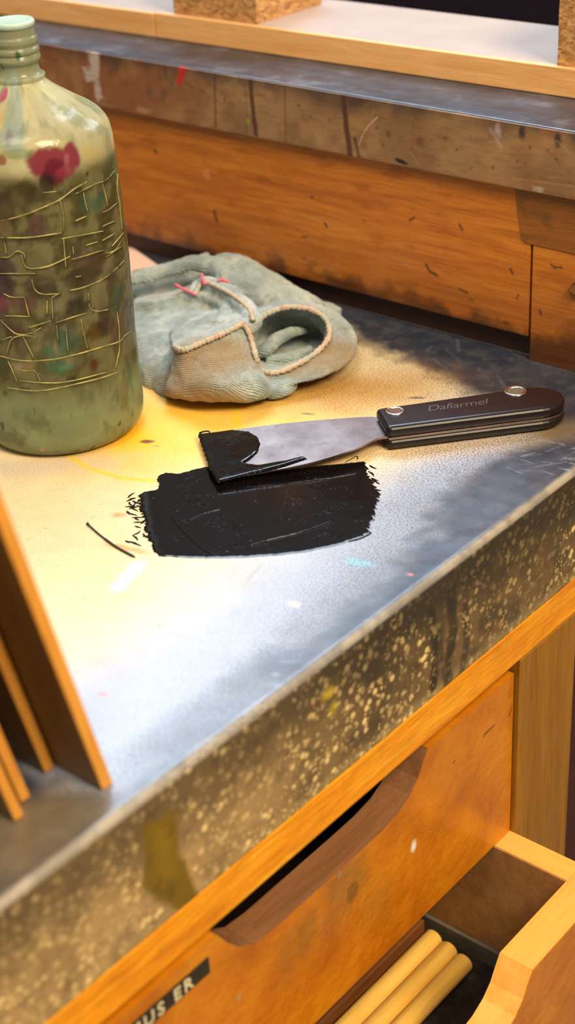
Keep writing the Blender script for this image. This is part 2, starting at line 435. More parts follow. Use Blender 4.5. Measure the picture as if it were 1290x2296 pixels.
# finger scoop outline (y,z) shared by the drawers
def scoop(ytop_r, ztop):
    S = [(0, 0), (-.004, -.006), (-.009, -.0145), (-.016, -.021), (-.026, -.0255), (-.04, -.0275), (-.06, -.028), (-.081, -.028), (-.104, -.028),
         (-.126, -.028), (-.14, -.0262), (-.149, -.0205), (-.157, -.0115), (-.163, -.002), (-.1645, 0)]
    return [(ytop_r+a_, ztop+b_) for a_, b_ in S]
def front_outline(y0, y1, z0, z1, sc):
    return [(y1, z0), (y1, z1)]+sc+[(y0, z1), (y0, z0)]
def painted_front(name, x, y0, y1, z0, z1, ysc, th, parent, fn):
    """drawer front: dense painted face trimmed to the scoop outline by geometry columns"""
    sc = scoop(ysc, z1); ys = np.array([p[0] for p in sc][::-1]); zs = np.array([p[1] for p in sc][::-1])
    u = np.unique(np.concatenate([np.linspace(y0, y1, int((y1-y0)/.0011)), ys]))
    def ztop(y): return np.interp(y, ys, zs, left=z1, right=z1)
    nv = 90
    vv = np.linspace(0, 1, nv)
    Ug, Tg = np.meshgrid(u, vv)
    Zg = z0+(ztop(Ug)-z0)*Tg
    rgb, al = fn(Ug, Zg)
    nu = len(u); N = nu*nv
    front = np.stack([np.full(N, x), Ug.ravel(), Zg.ravel()], 1); backv = front.copy(); backv[:, 0] = x-th
    idx = np.arange(N).reshape(nv, nu)
    F = np.stack([idx[:-1, :-1], idx[:-1, 1:], idx[1:, 1:], idx[1:, :-1]], -1).reshape(-1, 4).tolist()
    loop = list(idx[0, :])+list(idx[1:, -1])+list(idx[-1, -2::-1])+list(idx[-2:0:-1, 0])
    bi = [int(k) for k in loop]; base = N
    vl = front.tolist()+[backv[k].tolist() for k in bi]
    m = len(bi)
    for k in range(m): F.append([bi[(k+1) % m], bi[k], base+k, base+(k+1) % m])
    # back face as strips between the bottom loop and the top loop
    bot = {round(front[idx[0, i]][1], 7): i for i in range(nu)}
    lb = list(range(nu)); topi = {}
    for k, q in enumerate(bi):
        if q >= idx[-1, 0]: topi[q-idx[-1, 0]] = base+k
    boti = {q: base+k for k, q in enumerate(bi) if q < nu}
    for i in range(nu-1):
        if i in boti and i+1 in boti and i in topi and i+1 in topi:
            F.append([boti[i+1], boti[i], topi[i], topi[i+1]])
    me = bpy.data.meshes.new(name); me.from_pydata(vl, [], F)
    cc = np.concatenate([np.concatenate([rgb.reshape(-1, 3), al.reshape(-1, 1)], 1)])
    lo = cc[bi].copy(); lo[:, 3] *= 0
    cc = np.concatenate([cc, lo], 0)
    ca = me.color_attributes.new('paint', 'FLOAT_COLOR', 'POINT'); ca.data.foreach_set('color', cc.astype(np.float32).ravel())
    bm = bmesh.new(); bm.from_mesh(me); bmesh.ops.recalc_face_normals(bm, faces=bm.faces); bm.to_mesh(me); bm.free()
    return link_mesh(name, me, M_front, parent)
def fpaint(Y, Z):
    c = np.zeros(Y.shape+(4,))
    c[..., :3] = lin((140, 80, 20))
    def put(col, m):
        m = np.clip(m, 0, 1); k = m[..., None]
        c[..., :3] = np.where(k > c[..., 3:], np.array(lin(col)), c[..., :3]); c[..., 3] = np.maximum(c[..., 3], m)
    Q = lambda *q: [tuple(on(p[0], p[1], 0, -.003)[1:]) for p in q]
    g = fbm(Y, Z, 30, 44)
    def blob(p, rx, rz, col, a_):
        p = Q(p)[0]; put(col, a_*(1-sstep(.3, 1.1, np.hypot((Y-p[0])/rx, (Z-p[1])/rz)+.9*(fbm(Y, Z, 120, 4)-.5))))
    blob((770, 1985), .026, .026, (128, 96, 52), .6); blob((850, 2010), .02, .02, (150, 100, 40), .4)
    blob((790, 2000), .008, .01, (84, 66, 40), .7)
    blob((763, 1962), .0035, .003, (130, 130, 130), .9); blob((775, 1940), .008, .003, (160, 80, 40), .7)
    blob((900, 2140), .02, .012, (150, 100, 50), .45); blob((690, 2090), .012, .018, (110, 80, 30), .5)
    blob((640, 2150), .01, .02, (130, 90, 40), .4)
    blob((928, 1897), .0028, .0048, (236, 232, 225), 1.0); blob((928, 1897), .0020, .0038, (240, 238, 235), 1.0)
    blob((537, 2240), .002, .004, (170, 140, 100), .9)
    for q in (((1085,1650),(1110,1625)), ((1142,1605),(1147,1590)), ((1018,1708),(1020,1706))):
        put((70, 40, 15), .9*(1-sstep(.0003, .0011, sd_line(Y, Z, Q(*q)))))
    put((150, 90, 60), .6*(1-sstep(.0, .0025, Z+.2181+.0015*fbm(Y, Z, 200, 5))))
    return c[..., :3], c[..., 3]
d1 = empty('drawer', (-.2, -.33, -.218), 'closed orange drawer directly under the slab, with a scooped finger cut and black embossed label', 'drawer')
painted_front('drawer_front', -.003, YN, -.1545, -.218, -.1052, -.236, .018, d1, fpaint)
box('drawer_floor', -.44, -.0215, YN+.004, -.156, -.216, -.212, M_dark, d1, 0)
# embossed label tape with raised letters
LB = plain('label_tape_black', lin((34, 38, 34)), .35)
lab = box('label_tape', -.0029, -.0022, -.50, -.4066, -.1232, -.1138, LB, d1, .0001)
lab['label'] = 'black embossed label tape with pale letters'
def text_mesh(name, s, size, mat, parent, M, depth=.0002, shear=0, space=1.0, off=0):
    cu = bpy.data.curves.new(name, 'FONT'); cu.body = s; cu.size = size; cu.extrude = depth; cu.shear = shear
    cu.space_character = space; cu.align_x = 'LEFT'; cu.offset = off; cu.resolution_u = 4
    to = bpy.data.objects.new(name+'_tmp', cu); COL.objects.link(to)
    dg = bpy.context.evaluated_depsgraph_get(); dg.update()
    me = bpy.data.meshes.new_from_object(to.evaluated_get(dg)); bpy.data.objects.remove(to)
    me.transform(M)
    me.materials.clear()
    return link_mesh(name, me, mat, parent)
from mathutils import Matrix
# text plane: local x -> +y world, local y -> +z, normal -> +x
ML = Matrix(((0, 0, 1, -.0021), (1, 0, 0, -.4805), (0, 1, 0, -.1219), (0, 0, 0, 1)))
txt = text_mesh('embossed_letters', 'ERAMUS ER', .0098, plain('label_letters', lin((206, 196, 160)), .5), d1, ML, .0002, 0, 1.32, .0002)
txt['label'] = 'pale letters RAMUS ER'
# ---- open drawer
d2 = empty('drawer', (-.1, -.33, -.317), 'pulled-out lower drawer with pale maple sides, holding the wooden rods', 'drawer')
ZT = -.2188
painted_front('drawer_front', .0655, YN, -.1535, -.33, ZT, -.2385, .0205, d2, lambda Y, Z: (np.zeros(Y.shape+(3,))+np.array(lin((206, 124, 30))), .2*sstep(.4, .7, fbm(Y, Z, 60, 3))+.0*Y))
# maple capping shows the cut through the thickness
def caps(X1=.0655, X0=.045, YS=-.2385, ZT=ZT, w=None):
    bm = bmesh.new(); sc = scoop(YS, ZT); path = [(-.1535, ZT)]+sc+[(YN, ZT)]
    if w: path = sc
    e = .0004
    for (a_, b_), (c_, d_) in zip(path, path[1:]):
        v_ = [bm.verts.new(q) for q in ((X1-.0003, a_, b_+e), (X0, a_, b_+e), (X0, c_, d_+e), (X1-.0003, c_, d_+e))]
        w_ = [bm.verts.new((q.co.x, q.co.y, q.co.z-.0008)) for q in v_]
        bm.faces.new(v_); bm.faces.new(w_[::-1])
        for i in range(4): bm.faces.new((v_[i], v_[(i+1) % 4], w_[(i+1) % 4], w_[i]))
    return bm
from_bm('scoop_cut', caps(-.003, -.0215, -.236, -.1052, True), wood('scoop_cut_wood', lin((112, 74, 42)), lin((136, 92, 56)), lin((150, 104, 68)), 1, .8, .6, .4), d1)['label'] = 'dull brown cut edge of the finger scoop'
from_bm('top_edge', caps(), M_maple, d2)['label'] = 'pale sawn top edge of the drawer front'
box('drawer_side', -.42, .0448, -.1698, -.1536, -.33, ZT+.0003, M_maple_x, d2, .0006)
box('side_lining', -.42, .0446, -.1706, -.1699, -.312, ZT-.0006, M_inner, d2, 0)
box('corner_strip', -.42, .0445, -.1735, -.1708, -.312, -.2985, plain('grey_strip', lin((96, 92, 80)), .5), d2, .0004)
t = NT('dark_drawer_liner'); v = t.coord(); n = t.noise(v, 60, 6, .7)
t.bsdf(Base_Color=t.ramp(n, [(.4, lin((26, 22, 20))), (.62, lin((52, 46, 42))), (.8, lin((110, 104, 96)))]), Roughness=.4)
box('drawer_bottom', -.42, .0447, YN+.003, -.1699, -.318, -.312, t.m, d2, 0)
M_rod = wood('rod_birch', lin((224, 170, 70)), lin((240, 192, 92)), lin((246, 206, 120)), 1, .8, .5, .3)
labels = ['pale wooden rod lying in the open drawer, nearest the drawer front', 'middle one of the three pale wooden rods in the open drawer', 'pale wooden rod in the open drawer, farthest from the drawer front']
for i, (x, ye) in enumerate(((-.0135, -.1845), (-.0265, -.1815), (-.0395, -.1790))):
    bm = bmesh.new(); r_ = .0062
    prof = [(-.62, r_), (ye-.001, r_), (ye-.0003, r_*.95), (ye, r_*.84)]
    rings = [[bm.verts.new((x+q*math.cos(k*math.pi/16), y_, -.3057+q*math.sin(k*math.pi/16))) for k in range(32)] for y_, q in prof]
    for A, B in zip(rings, rings[1:]):
        for k in range(32): bm.faces.new((A[k], A[(k+1) % 32], B[(k+1) % 32], B[k]))
    bm.faces.new(rings[0]); bm.faces.new(rings[-1])
    o = from_bm('wooden_rod', bm, M_rod, None, True)
    tag(o, labels[i], 'rod')
sl = box('square_rod', -.06, -.0475, -.63, -.178, -.312, -.2965, wood('brown_slat', lin((96, 56, 24)), lin((116, 70, 30)), lin((132, 84, 40)), 1, 1, .5, .4), None, .0008)
tag(sl, 'dark brown square rod beside the pale round rods in the open drawer', 'rod')

# ================================================================== BACK BENCH
M_panel = wood('bench_panel_wood', lin((170, 92, 24)), lin((200, 116, 30)), lin((214, 132, 42)), 0, 1.2, .38, .7, paint=True, coat=.15)
def panel_paint(X, Z):
    c = Canvas(X, Z, lin((44, 26, 16))); A = np.zeros(X.shape)
    def put(m, col=None):
        nonlocal A
        m = np.clip(m, 0, 1)
        if col is not None:
            k = (m > A)[..., None]; c.c = np.where(k, np.array(lin(col)), c.c)
        A = np.maximum(A, m)
    Q = lambda *q: [tuple(on(p[0], p[1], 1, 0)[[0, 2]]) for p in q]
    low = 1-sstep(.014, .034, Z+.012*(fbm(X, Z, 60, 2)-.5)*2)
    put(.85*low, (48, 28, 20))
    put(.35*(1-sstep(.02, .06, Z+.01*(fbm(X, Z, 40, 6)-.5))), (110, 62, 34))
    for q, w in ((((472,478),(478,500)),.0022), (((947,597),(955,612),(972,622)),.002), (((1022,507),(1029,520)),.0015), (((910,498),(922,492)),.0012),
                 (((1022,652),(1040,662)),.0013), (((1045,675),(1055,680)),.001), (((1137,608),(1142,618)),.0015), (((720,505),(725,512)),.0018), (((1155,665),(1150,675)),.0009),
                 (((690,445),(693,448)),.0012), (((671,535),(680,535)),.0012), (((670,582),(676,585)),.0013), (((1228,597),(1235,604),(1252,605)),.0012), (((1203,700),(1206,712)),.0014),
                 (((1122,727),(1130,730)),.002), (((808,498),(810,502)),.001), (((338,340),(341,345)),.0022)):
        d = sd_line(X, Z, Q(*q)); put(.85*(1-sstep(w*.3, w*.8, d)), (40, 26, 16))
    p = Q((455,394))[0]; put(.4*(1-sstep(.2, 1.2, np.hypot((X-p[0])/.005, (Z-p[1])/.005))), (230, 150, 110))
    p = Q((820,655))[0]; put(.45*(1-sstep(.2, 1.2, np.hypot((X-p[0])/.022, (Z-p[1])/.004)+.6*(fbm(X, Z, 90, 4)-.5))), (110, 90, 90))
    put(.5*sstep(.62, .78, fbm(X*.4, Z, 90, 31)), (150, 74, 22))
    return c.c, A
bench = empty('bench_cabinet', (-.25, .1, .05), 'orange wooden back cabinet panel below the thick grey-topped shelf slab', 'cabinet')
JX = -.0968
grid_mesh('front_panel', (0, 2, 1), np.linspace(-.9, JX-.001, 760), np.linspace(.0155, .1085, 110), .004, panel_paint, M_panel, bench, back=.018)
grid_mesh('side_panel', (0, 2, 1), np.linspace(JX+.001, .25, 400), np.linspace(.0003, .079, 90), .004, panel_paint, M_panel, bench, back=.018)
bm = bmesh.new()
qq = [on(1151, 428, 1, .003), on(1168, 541, 1, .003), on(1186, 546, 1, .003), on(1290, 567, 1, .003)]
prism_bm(bm, [(qq[0][0], .0035, .1085), (qq[1][0], .0035, qq[1][2]+.001), (qq[1][0]+.003, .0035, qq[1][2]-.001), (.25, .0035, qq[3][2]-.004), (.25, .0035, .1085)], (0, .012, 0))
o = from_bm('corner_block', bm, wood('corner_block_wood', lin((128, 74, 24)), lin((150, 88, 30)), lin((160, 98, 38)), 0, 1.2, .45, .8, stain=(lin((70, 46, 26)), 50, .7)), bench, bevel=.0005)
o['label'] = 'darker overlapping wooden block'
box('toe_board', -.9, JX-.0005, .0102, .016, .0, .0152, plain('toe_dark', lin((58, 32, 22)), .6), bench, .0004)
box('joint_strip', JX-.0016, JX+.0016, .009, .013, .0, .09, M_dark, bench, 0)
box('cabinet_back', -.9, .25, .3, .31, .0, .1085, M_dark, bench, 0)
# small metal catch at the right
bm = bmesh.new(); q = [on(1270, 652, 1, .0), on(1284, 636, 1, .0), on(1300, 634, 1, .0), on(1300, 668, 1, .0), on(1286, 664, 1, .0)]
prism_bm(bm, [(p[0], .0005, p[2]) for p in q], (0, .0034, 0))
o = from_bm('metal_catch', bm, plain('catch_metal', lin((150, 110, 80)), .3, 1.0), bench, bevel=.0008)

def slab_paint(X, Z):
    c = Canvas(X, Z, lin((152, 116, 78)))
    c.mix(lin((120, 84, 54)), sstep(.4, .7, fbm(X, Z, 34, 3))*.6)
    left = sstep(-.3, -.42, X)
    c.mix(lin((138, 76, 38)), .75*left)
    c.mix(lin((176, 132, 82)), .45*sstep(.5, .75, fbm(X, Z, 50, 13)))
    c.mix(lin((56, 46, 42)), sstep(.132, .15, Z+.012*(fbm(X, Z, 50, 7)-.5)*2)*.75)
    c.mix(lin((92, 64, 48)), (1-sstep(.108, .1125, Z+.003*fbm(X, Z, 150, 3)))*.6)
    c.mix(lin((150, 90, 56)), .5*sstep(-.15, -.08, X)*sstep(.45, .7, fbm(X, Z, 60, 23)))
    Q = lambda *q: [tuple(on(p[0], p[1], 1, 0)[[0, 2]]) for p in q]
    dk = lin((74, 42, 28))
    c.line(Q((562,160),(566,230),(575,300)), dk, .0036, .0016, .9, .0006)
    c.line(Q((770,212),(776,270),(786,348)), dk, .0042, .0016, .92, .0006)
    c.line(Q((796,310),(806,352)), dk, .0024, .0014, .8, .0005); c.line(Q((482,155),(484,285)), dk, .0016, .0014, .7)
    c.line(Q((640,185),(641,318)), dk, .0014, .0016, .5); c.line(Q((553,205),(554,300)), dk, .001, .001, .5); c.line(Q((357,130),(358,178)), dk, .0012, .0014, .5)
    c.poly(Q((770,212),(830,222),(810,240),(785,236)), dk, .004, .6)
    c.line(Q((848,262),(828,280),(815,300),(806,325)), lin((206, 170, 140)), .0008, .0008, .8)
    c.line(Q((1100,290),(1125,330)), lin((180, 160, 150)), .0018, .002, .5)
    c.dot(Q((1118,295))[0], .0022, .0042, lin((170, 150, 150)), .5, .8, 0, .4)
    for p in ((1172,298),(1252,312)): c.dot(Q(p)[0], .0022, .0042, lin((38, 34, 36)), .5, .9, 0, .5)
    c.dot(Q((900,362))[0], .0052, .0014, lin((30, 28, 26)), .25, 1, -.15, .3, 300)
    c.dot(Q((942,318))[0], .003, .003, lin((110, 62, 36)), .5, .8, .8, .5); c.dot(Q((872,300))[0], .0016, .002, lin((90, 54, 36)), .5, .7)
    # white smear on the left, red tag further right, small green fleck
    c.poly(Q((182,100),(218,102),(222,170),(232,222),(220,225),(212,185),(196,185),(186,150),(204,150),(200,118)), lin((196, 176, 160)), .003, .9, .0035, 180)
    c.poly(Q((404,140),(413,138),(416,165),(408,190),(396,185),(400,165)), lin((196, 40, 36)), .0014, .95, .001, 300)
    c.dot(Q((557,272))[0], .0016, .0024, lin((130, 150, 50)), .5, .8)
    c.poly(Q((310,238),(345,246),(335,254),(305,250)), lin((196, 150, 120)), .003, .5, .001)
    for p in ((375,168),(385,185),(368,215),(335,205)): c.dot(Q(p)[0], .003, .004, lin((74, 66, 60)), .6, .5, 0, .5)
    c.line(Q((1150,400),(1200,406),(1290,418)), lin((176, 130, 80)), .001, .001, .6); c.poly(Q((1195,418),(1220,424),(1215,430),(1196,426)), lin((190, 176, 160)), .002, .6, .001)
    for k in range(40):
        x = random.uniform(400, 1280); y = 150+(x-340)*.18+random.uniform(25, 110)
        c.dot(Q((x, y))[0], random.uniform(.0004, .0018), random.uniform(.0004, .0013), lin((70, 46, 34)), .5, random.uniform(.3, .7), random.uniform(0, 3), .5)
    for k in range(14):
        x = random.uniform(900, 1280); y = 230+(x-870)*.16+random.uniform(15, 110)
        c.line(Q((x, y), (x+random.uniform(10, 50), y+random.uniform(-10, 40))), lin((180, 150, 110)), .0005, .0007, random.uniform(.2, .5))
    return c.c, np.ones(X.shape)
t = NT('worn_slab_face'); a = t.attr(); v = t.coord()
n = t.noise(t.coord((.25, 1, 1)), 260, 4, .65)
col = t.mix(t.math('MULTIPLY', t.ramp(n, [(.5, 0.0), (.68, 1.0)]), .35), a.outputs['Color'], lin((84, 56, 38)))
t.bsdf(Base_Color=col, Roughness=.5, Normal=t.bump(n, .0002))
M_slabface = t.m
t = NT('grey_slab_top'); v = t.coord()
n = t.noise(v, 45, 6, .65); n2 = t.noise(t.coord((.3, 2, 1)), 60, 4)
col = t.ramp(n, [(.35, lin((34, 38, 48))), (.55, lin((52, 56, 68))), (.72, lin((96, 100, 112)))])
t.bsdf(Base_Color=col, Roughness=t.ramp(n2, [(.3, .26), (.7, .42)]), Specular_IOR_Level=.6, Normal=t.bump(t.noise(v, 300, 3), .0001))
M_slabtop = t.m
slab = empty('shelf_slab', (-.25, .15, .128), 'raised thick grey-topped slab with worn brown front edge, above the orange back panel', 'shelf')
box('slab_core', -.9, .3, .0022, .32, .1086, .1469, M_slabtop, slab, .001)['label'] = 'grey-blue worn top of the slab'
o = grid_mesh('slab_front_edge', (0, 2, 1), np.linspace(-.9, .12, 1300), np.linspace(.1085, .1462, 60), -.0002, slab_paint, M_slabface, slab, back=.003)
o['label'] = 'worn brown edge with dark drips, white smear and red mark'

# board with chipboard blocks on the slab
M_pine = wood('pine_edging', lin((226, 160, 92)), lin((240, 180, 112)), lin((246, 194, 132)), 0, 1.0, .5, .35)
M_white = plain('pale_board_face', lin((176, 156, 146)), .45, var=.05, nscale=30)
t = NT('chipboard'); v = t.coord()
vo = t.n('ShaderNodeTexVoronoi'); t.t.links.new(t.coord((1, 1, 2.2), (.3, .5, .2)), vo.inputs['Vector']); vo.inputs['Scale'].default_value = 230
n = t.noise(v, 240, 5, .7, 1.0)
col = t.mix(.55, t.ramp(n, [(.32, lin((120, 76, 36))), (.5, lin((186, 130, 72))), (.7, lin((222, 172, 108)))]), t.ramp(vo.outputs['Color'], [(.2, lin((140, 92, 46))), (.8, lin((226, 176, 112)))]))
t.bsdf(Base_Color=col, Roughness=.8, Normal=t.bump(n, .0012))
M_chip = t.m
def skew(x, y): return y+.0505*0+(x+.27)*.0205   # board lies slightly askew on the slab
def board(name, x0, x1, label, z1):
    e = empty(name, ((x0+x1)/2, .1, .147), label, 'board')
    for nm, ya, yb, mt in (('edging', .0563, .0603, M_pine), ('board_face', .0604, .1475, M_white)):
        bm = bmesh.new(); P_ = [(x0, skew(x0, ya), .1471), (x1, skew(x1, ya), .1471), (x1, skew(x1, yb), .1471), (x0, skew(x0, yb), .1471)]
        prism_bm(bm, P_, (0, 0, z1-.1471)); from_bm(nm, bm, mt, e, bevel=.0004)
    return e
XJ = on(352, 60, 1, .055)[0]
board('laid_board', XJ+.0006, .16, 'long pale board with pine front edging lying on the grey slab, right of the joint', .1642)
board('laid_board', -.8, XJ-.0006, 'short left board with pine edging, abutting the longer board at the dark joint', .1636)
def chipblock(x0, x1, y0, y1, h, label):
    bm = bmesh.new(); P_ = [(x0, skew(x0, y0), .1643), (x1, skew(x1, y0), .1643), (x1, skew(x1, y1), .1643), (x0, skew(x0, y1), .1643)]
    prism_bm(bm, P_, (0, 0, h)); bmesh.ops.subdivide_edges(bm, edges=bm.edges, cuts=6, use_grid_fill=True)
    for v_ in bm.verts:
        q = v_.co*90; v_.co += Vector((mn.noise(q), mn.noise(q+Vector((9, 0, 0))), 0))*.0006
    o = from_bm('chipboard_block', bm, M_chip); return tag(o, label, 'chipboard block')
chipblock(-.4295, -.353, .0612, .132, .05, 'rough chipboard block standing on the board, left one beside the joint')
chipblock(-.1195, -.04, .0606, .145, .07, 'rough chipboard block at the right end of the photo standing on the board')
tag(box('back_void', -.9, .4, .1552, .32, .1472, .1478, plain('void_black', lin((18, 12, 15)), 1.0, Specular_IOR_Level=0.0), None, 0), 'dark sheet standing in for the shaded void behind the pale board', 'sheet').name = 'void_sheet'  # black sheet added for the void, shade put into its colour

# pink paper behind the bottle
q = [at(225, 505, .0012), at(354, 594, .0012), at(230, 640, .0012), at(120, 560, .0012)]
bm = bmesh.new(); prism_bm(bm, [tuple(p) for p in q], (0, 0, -.001))
tag(from_bm('pink_card', bm, plain('pink_card_mat', lin((232, 196, 180)), .6, var=.04), bevel=.0001), 'pale pink card lying on the desk behind the bottle', 'card')

# ================================================================== LEANING BOARDS AT LEFT
M_rack = wood('leaning_board_wood', lin((196, 128, 44)), lin((222, 152, 58)), lin((230, 164, 72)), 2, .8, .5, .4)
M_rackface_shaded = wood('leaning_board_shaded_face', lin((108, 74, 30)), lin((124, 86, 36)), lin((136, 96, 44)), 2, .8, .5, .3)  # darker copy of the board wood, shade put into the face colour
lean = (.0322/.148)
def lboard(px, py, th, w, h, label, xoff=0):
    b_ = at(px, py); x1 = b_[0]; y1 = b_[1]
    bm = bmesh.new()
    for z_ in (0, h):
        pass
    dy = -lean*h
    P_ = [(x1, y1, 0.0003), (x1-w, y1, 0.0003), (x1-w, y1-th, 0.0003), (x1, y1-th, 0.0003)]
    prism_bm(bm, P_, (0, dy, h))
    o = from_bm('leaning_board', bm, M_rack, bevel=.0008)
    o.data.materials.append(M_rackface_shaded)
    for p in o.data.polygons:
        if abs(p.normal.y) > .8: p.material_index = 1
    return tag(o, label, 'board', None)
lboard(256, 1758, .0062, .16, .24, 'thin wooden board leaning upright at the left, tallest and nearest the paint patch')
lboard(124, 1722, .0052, .14, .20, 'second leaning wooden board, set back just left of the tallest one')
lboard(70, 1788, .0052, .14, .19, 'third leaning wooden board from the right, half hidden by the front one')
lboard(56, 1830, .0050, .14, .17, 'leaning wooden board at the far left, nearest the desk edge')

# ================================================================== INK SMEAR
M_ink = NT('wet_black_ink'); t = M_ink; v = t.coord()
n = t.ramp(t.noise(v, 1100, 2, .6), [(.58, 0.0), (.66, 1.0)]); n2 = t.noise(t.coord((1, 1, 1), (0, 0, .2)), 60, 4, .6)
mask = t.ramp(n2, [(.56, 0.0), (.64, 1.0)])
hb = t.math('MULTIPLY', n, t.math('ADD', t.math('MULTIPLY', mask, .6), .0))
t.bsdf(Base_Color=lin((12, 8, 10)), Roughness=.12, Specular_IOR_Level=.4, Normal=t.bump(hb, .0012))
M_ink = t.m
ink_px = [(357,1066),(372,1060),(400,1063),(440,1052),(470,1046),(520,1052),(600,1056),(700,1046),(790,1038),(818,1035),(822,1052),(832,1072),(846,1098),(857,1108),(850,1122),(846,1140),(840,1160),(832,1180),(826,1186),
          (833,1196),(815,1205),(760,1222),(700,1236),(640,1244),(560,1250),(480,1253),(420,1252),(358,1248),(345,1238),(338,1220),(325,1190),(318,1160),(312,1128),(310,1108),(330,1102),(352,1098),(358,1088),(352,1076)]
def ragged(pxs, z, n_sub=14, amp=.0016, seed=3):
    P_ = np.array([at(x, y, z)[:2] for x, y in pxs]); out = []
    rnd = random.Random(seed); cen = P_.mean(0)
    for i in range(len(P_)):
        a_, b_ = P_[i], P_[(i+1) % len(P_)]; L = np.linalg.norm(b_-a_); k = max(2, int(L/.0011))
        for j in range(k):
            q = a_+(b_-a_)*j/k; nrm = (q-cen)/np.linalg.norm(q-cen)
            px_ = pxs[i][0]; am = amp*(1.6 if (px_ < 345 or px_ > 815) else .55)
            out.append(q+nrm*am*(rnd.random()-.6))
    return out
def film(name, outline, h, mat, parent=None, z0=0.0002, relief=.00012, seed=0, step=.0012):
    """thick film of ink: grid filled inside the outline with relief, edges pulled to the surface"""
    O = np.array(outline); x0, y0 = O.min(0)-.002; x1, y1 = O.max(0)+.002
    xs = np.arange(x0, x1, step); ys = np.arange(y0, y1, step); X, Y = np.meshgrid(xs, ys)
    d = sd_poly(X, Y, outline)
    Z = z0+h*np.clip(-d/.0007, 0, 1) + relief*(fbm(X, Y, 130, seed)-.3)*np.clip(-d/.004, 0, 1)
    bm = bmesh.new(); vm = {}
    ins = d < step*.35
    ny, nx = X.shape
    def V(i, j):
        if (i, j) not in vm: vm[(i, j)] = bm.verts.new((X[i, j], Y[i, j], Z[i, j] if d[i, j] < 0 else z0))
        return vm[(i, j)]
    for i in range(ny-1):
        for j in range(nx-1):
            q = [(i, j), (i, j+1), (i+1, j+1), (i+1, j)]
            g = [k for k in q if ins[k]]
            if len(g) == 4: bm.faces.new([V(*k) for k in q])
            elif len(g) == 3: bm.faces.new([V(*k) for k in g])
    return bm
ol = ragged(ink_px, 0)
bm = film('ink', ol, .0002, M_ink, seed=5, step=.0007)
# raised ridges left by the knife
for pl, r_ in (([(425,1168),(455,1153),(495,1142)], .0004), ([(560,1225),(600,1212),(680,1192),(748,1168)], .0005), ([(385,1160),(410,1190),(450,1228),(485,1245)], .0004), ([(640,1085),(740,1072),(800,1062)], .0003)):
    tube_bm(bm, smooth_path([at(x, y, .0005) for x, y in pl], 24), [r_*(.5+.8*abs(math.sin(k*1.3))) for k in range(24)], 6)
ink = from_bm('ink_smear', bm, M_ink, None, True)
tag(ink, 'glossy black ink smear spread on the desk below the scraper blade', 'ink')
# dry brushed fringe of the smear
rnd = random.Random(11); bm = bmesh.new()
for k in range(46):
    if k == 26: fr = from_bm('dry_fringe', bm, M_ink, ink); fr.location = (0, 0, 0); bm = bmesh.new()
    if k < 26: x, y = rnd.uniform(280, 322), rnd.uniform(1115, 1215); e = (x+rnd.uniform(5, 26), y+rnd.uniform(-14, 14))
    else: x, y = rnd.uniform(800, 838), rnd.uniform(1040, 1120); e = (x+rnd.uniform(8, 22), y+rnd.uniform(4, 14))
    tube_bm(bm, smooth_path([at(x, y, .0002), at((x+e[0])/2+rnd.uniform(-4, 4), (y+e[1])/2, .0003), at(*e, .0002)], 6), [.0002, .0004, .0006, .0005, .0004, .0001], 5, flat=.4)
fr = from_bm('dry_fringe', bm, M_ink, ink); fr.location = (0, 0, 0); bm = bmesh.new()
tube_bm(bm, smooth_path([at(782, 1214, .0002), at(808, 1208, .0002), at(832, 1196, .0002)], 8), .0005, 5, flat=.4)
fr = from_bm('ink_streak', bm, M_ink, ink); fr.location = (0, 0, 0); bm = bmesh.new()
tube_bm(bm, smooth_path([at(775, 1036, .0002), at(790, 1028, .0002), at(800, 1022, .0002), at(803, 1030, .0002)], 10), .0003, 5, flat=.4)
fr = from_bm('ink_streak', bm, M_ink, ink); fr.location = (0, 0, 0)
# dark bristle
bm = bmesh.new(); tube_bm(bm, smooth_path([at(196, 1174, .001), at(225, 1200, .0006), at(262, 1227, .0006), at(303, 1249, .0006)], 16), [.0009]+[.0005]*6+[.0007]*8+[.0003], 6)
tag(from_bm('bristle', bm, plain('bristle_dark', lin((50, 44, 36)), .6), None, True), 'thin dark bristle lying on the desk left of the ink smear', 'bristle')
# ================================================================== SCRAPER
scr = empty('ink_scraper', (-.08, -.095, 0), 'broad steel ink knife with black riveted handle, its inky blade resting on the black smear', 'scraper')
A0 = np.array([-.1055, -.1355]); A1 = np.array([-.0385, -.0525]); ax = (A1-A0)/np.linalg.norm(A1-A0); sd = np.array([-ax[1], ax[0]])   # sd points to the far side
HL = np.linalg.norm(A1-A0)
def hp(s, w, z): # s along handle from blade end, w across
    p = A0+ax*s+sd*w; return (p[0], p[1], z)
def handle_outline(inset=0, e0=0.0):
    pts = []
    N = 14
    w0, w1 = .0132-inset, .0150-inset
    pts += [(e0, -w0), (e0, w0)]
    sc = HL-w1-.002
    pts += [(sc*k/6, w0+(w1-w0)*k/6) for k in range(1, 7)]
    pts += [(sc+(w1+.002-inset*0)*math.sin(math.pi*k/N), w1*math.cos(math.pi*k/N)) for k in range(1, N)]
    pts += [(sc*k/6, -(w0+(w1-w0)*k/6)) for k in range(6, 0, -1)]
    return pts
M_handle = plain('black_handle_plastic', lin((26, 18, 19)), .3, 0, .1, 200, .00004, Specular_IOR_Level=.35)
M_steel = NT('blade_steel'); t = M_steel; v = t.coord((1, 1, 1))
n = t.noise(v, 55, 5, .6)
st = t.noise(v, 160, 4, .6)
col = t.mix(t.ramp(st, [(.6, 0.0), (.7, .35)]), t.ramp(n, [(.35, lin((140, 122, 116))), (.65, lin((168, 150, 144)))]), lin((96, 72, 62)))
